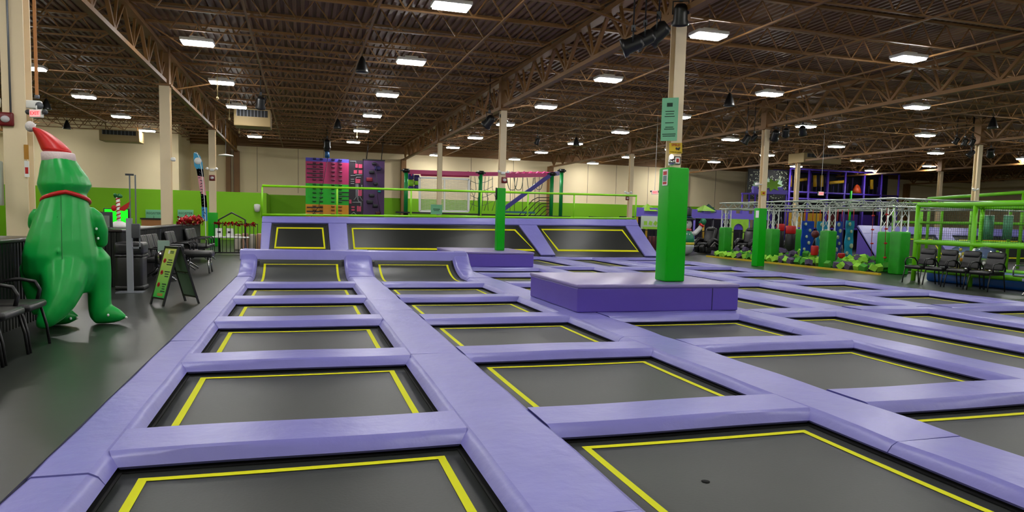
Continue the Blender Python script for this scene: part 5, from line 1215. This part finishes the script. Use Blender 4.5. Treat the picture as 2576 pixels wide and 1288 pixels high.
p = K(1808, 533); q = K(1808, 512); b = MB(); ww = .36; b.add([(p.x-ww, .6, p.z), (p.x+ww, .6, p.z), (p.x+ww, 1.4, p.z), (p.x-ww, 1.4, p.z), (p.x, 1, q.z)], [(3, 2, 1, 0), (0, 1, 4), (1, 2, 4), (2, 3, 4), (3, 0, 4)]); b.build('teal_roof', mat('dark_teal_fabric', (6, 66, 60), .6), t)
x0_, x1_ = K(1835, 560).x, K(1882, 560).x; z0_, z1_ = 0, K(1850, 551).z
b = MB(); n = 12; cxx = K(1857, 560).x; zc = K(1857, 577).z; rr = .3
arch = [(cxx+rr*cos(pi*k/n), zc+rr*sin(pi*k/n)) for k in range(n+1)]
outer = [(x1_, zc), (x1_, z1_), (x0_, z1_), (x0_, zc)]
b.prism([(cxx+rr, zc)]+arch[1:]+[(x0_, zc), (x0_, z1_), (x1_, z1_), (x1_, zc)], (0, -.06, 0), (1, 0, 0), (0, 0, 1), (0, .05, 0)); b.box((x0_, -.06, 0), (cxx-rr, -.01, zc)); b.box((cxx+rr, -.06, 0), (x1_, -.01, zc)); b.build('lime_window_wall', CL, t)
b = MB(); b.box((cxx-rr, -.03, zc-.02), (cxx+rr, -.0, zc+.03)); b.box((cxx-.02, -.03, zc), (cxx+.02, 0, zc+rr)); b.prism(arch, (0, .0, 0), (1, 0, 0), (0, 0, 1), (0, .02, 0)); b.build('arched_window', mat('window_purple', (96, 70, 190), .5), t)
for i in range(15):
    x = xL+.1+(xR-xL-.2)*i/14
    b = MB(); b.tube([(x, .1, 0), (x, .1, zb_)], .06, 6); b.build('pillar_bar', [CP, mat('yellow_pad', (206, 160, 30), .5), mat('dark_bar', (30, 24, 44), .5)][i % 3 if i % 5 else 1], t)
b = MB(); b.box((xL, 1.9, 0), (xR, 2.0, zb_)); b.build('dark_backing_net', mat('dark_violet_net', (26, 18, 40), .8), t)  # dark interior behind the bars, put in as a dark sheet
b = MB(); b.rbox((xL+1.0, -.02, .35), (.6, .3, .7), .05); b.build('maroon_pad', mat('maroon_pad', (90, 20, 24), .5), t)
p, q = at(1622, 543, 31.8), at(1662, 577, 31.8); t = thing('banner', 'white banner with lime cartoon shapes on the castle front, left of the green pillar', 'banner', ((p.x+q.x)/2, 31.8, q.z)); w, h = q.x-p.x+.4, p.z-q.z
b = MB(); b.rbox((0, 0, h/2), (w, .03, h), .008); b.build('cloth', mat('banner_white', (206, 220, 204), .6), t)
b = MB(); b.box((-w/2+.1, -.02, .0), (w/2-.02, -.0155, .12)); [b.cbox((-w/2+.25+.28*k, -.018, .3), (.18, .005, .2), ry=.3*k) for k in range(4)]; b.build('lime_print', CL, t)
for sx in (-1, 1):
    b = MB(); b.tube([(sx*w*.48, .04, 0-q.z+FZ), (sx*w*.48, .04, h)], .02, 6); b.build('banner_pole', BLK, t)
# low black fence before the castle
t = thing('play_area_fence', 'low black bar fence in front of the castle play area', 'fence', (19.5, 30.6, FZ))
for i in range(36):
    b = MB(); b.box((-3.6+.2*i-.012, -.012, 0), (-3.6+.2*i+.012, .012, 1.05)); b.build('bar', BLK, t)
b = MB(); b.box((-3.6, -.02, 1.02), (3.42, .02, 1.06)); b.box((-3.6, -.02, .08), (3.42, .02, .11)); b.build('rail', BLK, t)

# ================================================================ massage chairs
def massage(lb, loc, rz, first=None):
    if first: c = copy_tree(first, loc, rz, lb); return c
    t = thing('massage_chair', lb, 'massage chair', loc, rz, 'black massage chairs')
    b = MB(); b.rbox((0, .05, .2), (.6, .8, .32), .08); b.build('base', BLK, t)
    b = MB(); b.rbox((0, -.05, .45), (.5, .62, .16), .06); b.build('seat', LEATHER, t)
    b = MB(); b.rbox((0, .42, .85), (.56, .24, .8), .1, rx=radians(-22)); b.build('backrest', LEATHER, t); b = MB(); b.rbox((0, .47, 1.17), (.4, .2, .2), .08, rx=radians(-20)); b.build('head_cushion', LEATHER, t)
    for s in (-1, 1):
        b = MB(); b.tube([(s*.36, -.35, .3), (s*.37, -.28, .55), (s*.37, .0, .68), (s*.37, .35, .62), (s*.36, .5, .35)], [.06, .09, .1, .1, .07], 10); b.build('armrest', BLK, t)
        b = MB(); b.tube([(s*.45, -.3, .35), (s*.47, 0, .56), (s*.46, .35, .45)], .03, 8); b.build('side_trim', mat('silver_trim', (150, 146, 140), .3, .5), t)  # grey bar stands in for the highlight along the arm panel
        b = MB(); b.rbox((s*.13, -.5, .26), (.2, .3, .34), .08, rx=radians(20)); b.build('foot_cushion', LEATHER, t)
    return t
mf = massage('black massage chair just right of the snowman', (at(1775, 600, 29).x, 29.0, FZ), radians(-62))
for px_, lb in ((1808, 'second from the snowman'), (1876, 'just right of the furthest green post pad'), (1916, 'behind the green aisle column pad'), (1998, 'behind the thick punching bag')):
    massage('black massage chair, %s' % lb, (at(px_, 600, 29.0+(.75 if px_ in (1808, 1916) else 0)).x, 29.0+(.75 if px_ in (1808, 1916) else 0), FZ), radians(-62), mf)

# ================================================================ purple play tower
YT = 36.5; TP = mat('tower_purple', (88, 58, 190), .5); NET = mat('dark_net', (20, 18, 34), .9)
base = at(2080, 640, YT); base.z = FZ
t = thing('play_tower', 'large purple framed soft play tower with dark nets and yellow rollers', 'play structure', tuple(base))
def Tq(px_, py_, Y=YT): return at(px_, py_, Y)-base
vx = [Tq(p, 500).x for p in (1984, 2032, 2080, 2123, 2172, 2215, 2258)]
zt_ = Tq(2100, 430).z; z1_ = Tq(2100, 487).z; z2_ = Tq(2100, 503).z
for x in vx:
    for yy in (0, 1.6):
        b = MB(); b.tube([(x, yy, 0), (x, yy, zt_)], .06, 8); b.build('post', TP, t)
for z in (zt_, z1_, z2_, 1.3):
    for yy in (0, 1.6):
        b = MB(); b.tube([(vx[0], yy, z), (vx[-1], yy, z)], .055, 8); b.build('rail', TP, t)
b = MB(); b.box((vx[0], 1.9, 0), (vx[-1]+1.0, 1.95, zt_+.05)); b.build('back_net', NET, t)
for i in range(6):
    b = MB(); b.box((vx[i], .0, z1_), (vx[i+1], 1.6, z1_+.06)); b.build('deck_board', [mat('teal_deck', (50, 130, 110), .6), mat('yellow_deck', (210, 160, 40), .6), TP, mat('teal_deck', (50, 130, 110), .6), TP, mat('yellow_deck', (210, 160, 40), .6)][i], t)
YR_ = mat('yellow_roller', (206, 160, 20), .5)
for (a, c) in (((2050, 441), (2050, 470)), ((2067, 441), (2067, 470)), ((2087, 460), (2122, 457)), ((2000, 454), (2028, 451)), ((2193, 452), (2193, 476)), ((1988, 441), (1988, 470))):
    b = MB(); b.tube([Tq(*a, YT+.7), Tq(*c, YT+.7)], .1, 12); b.build('yellow_roller', YR_, t)
b = MB(); b.lathe([(.3, 0), (.26, .2), (.12, .5), (0, .56)], 12, o=Tq(2155, 486, YT+.6)); b.build('orange_cone', mat('orange_cone', (220, 80, 30), .5), t)
rnd = random.Random(6)
for i in range(6):
    for k in range(4):
        x = vx[i]+(vx[i+1]-vx[i])*(k+.5)/4; b = MB(); b.tube([(x, 1.2, z1_+.1), (x, 1.2, zt_-rnd.uniform(.1, .9))], .035, 6); b.build('hanging_strip', mat('dim_violet', (52, 42, 96), .6), t)
for i in range(6):
    b = MB(); b.box((vx[i]+.05, .3, 1.35), (vx[i+1]-.05, .35, 2.25)); b.build('panel', [YR_, YR_, mat('maroon_pad', (90, 20, 24), .5), mat('dark_purple', (58, 36, 120), .5), mat('dark_purple', (58, 36, 120), .5), NET][i], t)
p = Tq(2140, 503, YT-.5); q = Tq(2140, 480, YT-.5); b = MB(); b.tube([(p.x, p.y, 0), (p.x, p.y, q.z)], .07, 8); b.build('green_pole', GREENP, t)
# space mural and stage frame left of the tower
p0, p1 = at(1884, 424, YT+.3), at(1982, 480, YT+.3); t = thing('space_mural', 'black mural panel with pale stars and splashes left of the play tower', 'mural', ((p0.x+p1.x)/2, YT+.3, p1.z-.6)); w, h = p1.x-p0.x, p0.z-p1.z+.6
b = MB(); b.box((-w/2, 0, 0), (w/2, .1, h)); b.build('panel', mat('mural_black', (12, 13, 12), .7), t)
rnd = random.Random(21); b = MB()
for k in range(170):
    x, z = rnd.uniform(-.48, .48)*w, rnd.uniform(.05, .97)*h; s = rnd.uniform(.02, .045); b.add([(x-s, -.004, z), (x, -.004, z-s), (x+s, -.004, z), (x, -.004, z+s)], [(0, 1, 2, 3)])
b.build('painted_stars', mat('pale_star', (196, 204, 170), .6), t)
for cx_, cz_, r in ((-.32, .42, .26), (.27, .5, .3), (-.02, .6, .18)):
    b = MB(); b.prism([((cx_*w)+r*(1+.25*(-1)**k)*cos(k*pi/9)*.8, cz_*h+r*(1+.25*(-1)**k)*sin(k*pi/9)*1.2) for k in range(18)], (0, -.012, 0), (1, 0, 0), (0, 0, 1), (0, .01, 0)); b.build('painted_splash', mat('pale_splash', (150, 180, 150), .6), t)
for sx in (-.3, .35):
    b = MB(); b.tube([(sx*w, .05, h), (sx*w+.1, .05, 5.6-(p1.z-.6))], .02, 5); b.build('cable', BLK, t)
YS = 35.4; base = at(1925, 640, YS); base.z = FZ
t = thing('raised_play_stage', 'purple railed play stage with lime splash shape before the space mural', 'play structure', tuple(base))
def Sq(px_, py_): return at(px_, py_, YS)-base
for px_ in (1868, 1885, 1900, 1932, 1978):
    p = Sq(px_, 488); b = MB(); b.tube([(p.x, 0, 0), (p.x, 0, p.z)], .05, 8); b.build('post', TP, t)
b = MB(); p, q = Sq(1866, 487), Sq(1982, 487); b.beam(p, q, .1, .1); b.build('rail', TP, t)
b = MB(); p, q = Sq(1893, 484), Sq(1978, 484); b.box((p.x, -.1, p.z-.05), (q.x, .1, p.z+.2))
for k in range(4): xx = p.x+(q.x-p.x)*k/4; b.box((xx, -.1, p.z+.2), (xx+.28, .1, p.z+.36))
b.build('battlement_wall', CP, t)
c_ = Sq(1940, 466); b = MB(); b.prism([(c_.x+.5*(1+.3*(-1)**k)*cos(k*pi/7), c_.z+.3*(1+.3*(-1)**k)*sin(k*pi/7)) for k in range(14)], (0, -.16, 0), (1, 0, 0), (0, 0, 1), (0, .05, 0)); b.build('lime_splash', mat('lime_splash', (130, 190, 20), .5), t)

# ================================================================ second leaning trampoline wall on the right
WXa = 24.2
toe = atx(2208, 652, WXa); bk = atx(2153, 648, WXa); yt, yb_ = toe.y, bk.y; ztop = atx(2157, 572, WXa).z
t = thing('wedge_trampoline_wall', 'purple sided leaning trampoline wall behind the foam pit', 'trampoline', (WXa, yt, FZ))
H2 = ztop-FZ; D2 = yb_-yt; LEN = 11.0
b = MB(); b.prism([(0, 0), (D2, 0), (D2, H2)], (0, 0, 0), (0, 1, 0), (0, 0, 1), (.06, 0, 0)); b.build('side_panel', PURPLE, t)
def W2(x, s, o=0):
    L = sqrt(D2*D2+H2*H2); n = Vector((0, -H2/L, D2/L)); return Vector((x, D2*s, H2*s))+n*o
def slab2(b, pts, o0, o1):
    n = len(pts); b.add([W2(x, s, o0) for x, s in pts]+[W2(x, s, o1) for x, s in pts], [tuple(range(n)), tuple(range(2*n-1, n-1, -1))]+[(i, i+n, (i+1) % n+n, (i+1) % n) for i in range(n)])
b = MB(); slab2(b, [(0, 0), (LEN, 0), (LEN, 1), (0, 1)], -.06, -.02); b.build('backing', PIT, t)
b = MB(); slab2(b, [(0, .8), (LEN, .8), (LEN, 1.04), (0, 1.04)], -.02, .06); b.build('top_pad', LILAC, t)
for x in (0, 4.2, 9.6):
    b = MB(); slab2(b, [(x, 0), (x+1.0, 0), (x+1.0, .8), (x, .8)], -.02, .05); b.build('upright_pad', LILAC, t)
for xa, xb in ((1.0, 4.2), (5.2, 9.6)):
    b = MB(); slab2(b, [(xa+.05, .03), (xb-.05, .03), (xb-.05, .76), (xa+.05, .76)], -.015, .0); b.build('jump_mat', MATB, t)
    b = MB()
    for q in ([(xa+.3, .1), (xa+.36, .1), (xa+.36, .68), (xa+.3, .68)], [(xb-.36, .1), (xb-.3, .1), (xb-.3, .68), (xb-.36, .68)], [(xa+.3, .65), (xb-.3, .65), (xb-.3, .68), (xa+.3, .68)], [(xa+.3, .1), (xb-.3, .1), (xb-.3, .13), (xa+.3, .13)]): slab2(b, q, 0, .006)
    b.build('boundary_line', YEL, t)

# ================================================================ lime climbing cage at the right
NETM = bpy.data.materials.new('black_square_net'); NETM.use_nodes = True; nt = NETM.node_tree; bs = nt.nodes['Principled BSDF']; bs.inputs['Base Color'].default_value = (.03, .06, .02, 1)
tc = nt.nodes.new('ShaderNodeTexCoord'); mp = nt.nodes.new('ShaderNodeMapping'); mp.inputs['Scale'].default_value = (16, 16, 16); nt.links.new(tc.outputs['Object'], mp.inputs[0])
sp = nt.nodes.new('ShaderNodeSeparateXYZ'); nt.links.new(mp.outputs[0], sp.inputs[0]); outs = []
for ax in (1, 2):
    fr_ = nt.nodes.new('ShaderNodeMath'); fr_.operation = 'FRACT'; nt.links.new(sp.outputs[ax], fr_.inputs[0])
    lt = nt.nodes.new('ShaderNodeMath'); lt.operation = 'LESS_THAN'; lt.inputs[1].default_value = .075; nt.links.new(fr_.outputs[0], lt.inputs[0]); outs.append(lt)
mx = nt.nodes.new('ShaderNodeMath'); mx.operation = 'MAXIMUM'; nt.links.new(outs[0].outputs[0], mx.inputs[0]); nt.links.new(outs[1].outputs[0], mx.inputs[1]); nt.links.new(mx.outputs[0], bs.inputs['Alpha'])
LT = mat('lime_foam_tube', (118, 214, 8), .4)
def cage(lb, X, Xb, ys, zt, zm, r=.06, net=True, low=None, grp=None):
    ya, yb = ys[0], ys[-1]; t = thing('climbing_cage', lb, 'play frame', (X, (ya+yb)/2, FZ)); yc = (ya+yb)/2
    for xx in (0, Xb-X):
        for y in ys:
            b = MB(); b.tube([(xx, y-yc, 0), (xx, y-yc, zt-FZ)], r, 10); b.build('post', LT, t)
        for z in (zt, zm)+((low,) if low else ()):
            b = MB(); n = 8; b.tube([(xx, ya-yc+(yb-ya)*k/n, z-FZ-.015*sin(pi*((k/4) % 1))) for k in range(n+1)], r*1.1, 10); b.build('rail', LT, t)
    for y in (ya, yb):
        for z in (zt, zm):
            b = MB(); b.tube([(0, y-yc, z-FZ), (Xb-X, y-yc, z-FZ)], r, 10); b.build('cross_rail', LT, t)
    if net:
        b = MB(); b.box((.09, ya-yc, zm-FZ), (.094, yb-yc, zt-FZ)); b.build('net', NETM, t)
    return t
cage('lime tube climbing cage with black net behind the black guest chairs', 16.1, 18.4, [8.2, 10.0, 11.75, 13.45, 15.15], 2.17, 1.17, low=.42)
cage('thinner lime tube frame behind the foam pit and the lime cage', 22.6, 24.0, [14.6, 17.6, 20.2, 22.4], 2.5, 1.78, r=.05, net=False)
b = MB(); b.box((-.03, -5, 0), (.03, 5, 2.3)); tag(b.build('green_backdrop_panel', mat('deep_green_panel', (50, 110, 14), .6), loc=(36.5, 21, FZ)), 'tall deep green panel wall behind the lime frames at right', 'panel')
# high lime rail further back
t = thing('high_rail', 'long lime green rail high at the right behind the truss', 'rail', (29.5, 20.5, FZ))
for i, (a, c) in enumerate((((2335, 500), (2576, 484)),)):
    p = at(*a, 24); q = at(*c, 20); o_ = Vector((29.5, 20.5, FZ)); d_ = (q-p); b = MB(); b.tube([p-o_, q-o_, q-o_+d_*.5], .07, 8); b.build('rail', LT, t)
    for k in (0.02, .5, 1.0, 1.45): r_ = p+d_*k-o_; b = MB(); b.tube([(r_.x, r_.y, 0), (r_.x, r_.y, r_.z)], .06, 8); b.build('post', LT, t)
# blue mat, bumper balls, tanks
b = MB(); b.rbox((0, 0, .15), (1.9, 6.6, .3), .08); tag(b.build('blue_base_mat', mat('blue_vinyl', (10, 78, 160), .35), loc=(17.3, 11.7, FZ)), 'long low blue mat on the floor inside the lime cage', 'mat')
CLR = mat('clear_plastic', (236, 240, 230), .08, trans=.92)
for px_, py_, lb in ((2421, 655, 'left one behind the chairs'), (2478, 657, 'right one behind the chairs')):
    p = at(px_, py_, 13.7 if px_ < 2450 else 12.85); rr = .36
    t = thing('bumper_ball', 'clear bumper ball with orange and yellow patches, %s' % lb, 'bumper ball', (p.x+.25, p.y+.2, FZ+.302), 0, 'clear bumper balls')
    b = MB(); b.lathe([(0, 0)]+[(rr*sin(a)*1.0+.02, .36-.36*cos(a)) for a in [pi*k/12 for k in range(1, 12)]]+[(0, .74)], 24); b.build('clear_shell', CLR, t)
    rnd = random.Random(px_)
    for k in range(34):
        a, ph = rnd.uniform(0, 2*pi), rnd.uniform(.5, 2.6); c_ = Vector((.37*sin(ph)*cos(a), .37*sin(ph)*sin(a), .37-.33*cos(ph))); b = MB(); b.rbox(tuple(c_), (.07, .07, .09), .025, rz=a); b.build('colour_patch', [mat('orange_patch', (235, 160, 30), .4), WHITE, mat('yellow_patch', (226, 210, 80), .4), WHITE, LIMET][k % 5], t)
for x, y, lb in ((24.0, 13.6, 'left'), (24.1, 12.4, 'right')):
    pass
for px_, lb in ((2487, 'left'), (2535, 'right')):
    p = at(px_, 570, 15.0); q0 = at(px_, 542, 15.0); q1 = at(px_, 602, 15.0)
    t = thing('plastic_curtain', 'pale teal plastic curtain panel inside the lime cage, %s one' % lb, 'curtain', (p.x, 15.0, q1.z), 0, 'teal curtain panels'); h = q0.z-q1.z
    b = MB(); n = 16; w_ = .34; ring = [(-w_/2+w_*k/n, .02*sin(k*1.9)) for k in range(n+1)]
    b.add([(x_, y_, 0) for x_, y_ in ring]+[(x_, y_, h) for x_, y_ in ring], [(k, k+1, k+n+2, k+n+1) for k in range(n)], 0, True); o = b.build('curtain_sheet', mat('pale_teal_sheet', (96, 170, 130), .4), t); o.modifiers.new('s', 'SOLIDIFY').thickness = .008
    b = MB(); b.tube([(-w_/2, 0, h), (w_/2, 0, h)], .012, 6); b.tube([(0, 0, h), (0, 0, 2.16-q1.z)], .006, 5); b.build('hanging_bar', WHITE, t)

# ================================================================ pieces of parts go one level deeper
def base_name(o): return o.name.split('.')[0]
RULES = {'high_bay_light': {'housing': ['diffuser']}, 'stage_spotlight': {'lamp_body': ['lens']}, 'exit_sign': {'lit_face': ['lettering']}, 'fire_strobe': {'red_housing': ['lens']},
 'register_board': {'board': ['lettering']}, 'yellow_notice': {'board': ['lettering', 'camera_symbol']}, 'mint_notice': {'board': ['dark_wording']}, 'framed_plaque': {'white_mount': ['red_plate']},
 'rules_notice': {'board': ['print']}, 'monitor': {}, 'candy_cane_decoration': {'pole': ['red_stripe', 'green_bow']}, 'sandwich_board': {'front_poster': ['dark_wording', 'orange_wording', 'prohibition_symbol', 'white_logo_mark']},
 'feather_flag': {'banner_panel': ['white_emblem', 'dark_print_marks']}, 'inflatable_dinosaur': {'red_hat_cone': ['hat_band', 'pom_pom']}, 'inflatable_snowman': {'head': ['eye', 'carrot_nose'], 'top_hat': ['blue_hat_band'], 'arm': ['red_cuff', 'green_mitten'], 'green_shirt': ['white_dot']},
 'trampoline': {'jump_mat': ['boundary_line', 'edge_webbing', 'dark_scuff']}, 'ramp_trampoline': {'jump_mat': ['boundary_line', 'edge_webbing']}, 'wall_trampoline': {'jump_mat': ['boundary_line', 'edge_webbing']},
 'padded_platform': {'side_panels': ['panel_seam']}, 'massage_chair': {'backrest': ['head_cushion'], 'armrest': ['side_trim']}, 'bumper_ball': {'clear_shell': ['colour_patch']}, 'castle_facade': {'purple_band': ['battlement'], 'lime_window_wall': ['arched_window']},
 'space_mural': {'panel': ['painted_stars', 'painted_splash']}, 'circuit_climbing_wall': {'panel': ['pink_block', 'pale_line']}, 'purple_climbing_wall': {'panel': ['hold', 'top_edge']}, 'climbing_board': {'board': ['hole_rim']},
 'rope_course': {'net_frame': ['white_net']}, 'banner': {'cloth': ['lime_print']}, 'trash_bin': {'bin_body': ['bin_liner', 'bin_foot']}, 'knotted_rope': {'rope': ['knot_disc']}}
for root in [o for o in list(COL.objects) if o.parent is None]:
    kids = list(root.children)
    if base_name(root) == 'block_climbing_wall':
        bd = {base_name(k): k for k in kids}
        for k in kids:
            if base_name(k) == 'hold': k.parent = bd[['purple_band', 'pink_band', 'green_band', 'orange_band'][int(k.data.materials[0].name[-1])]]
        continue
    for par, subs in RULES.get(base_name(root), {}).items():
        P_ = next((k for k in kids if base_name(k) == par), None)
        if P_ is None: continue
        for k in kids:
            if base_name(k) in subs: k.parent = P_
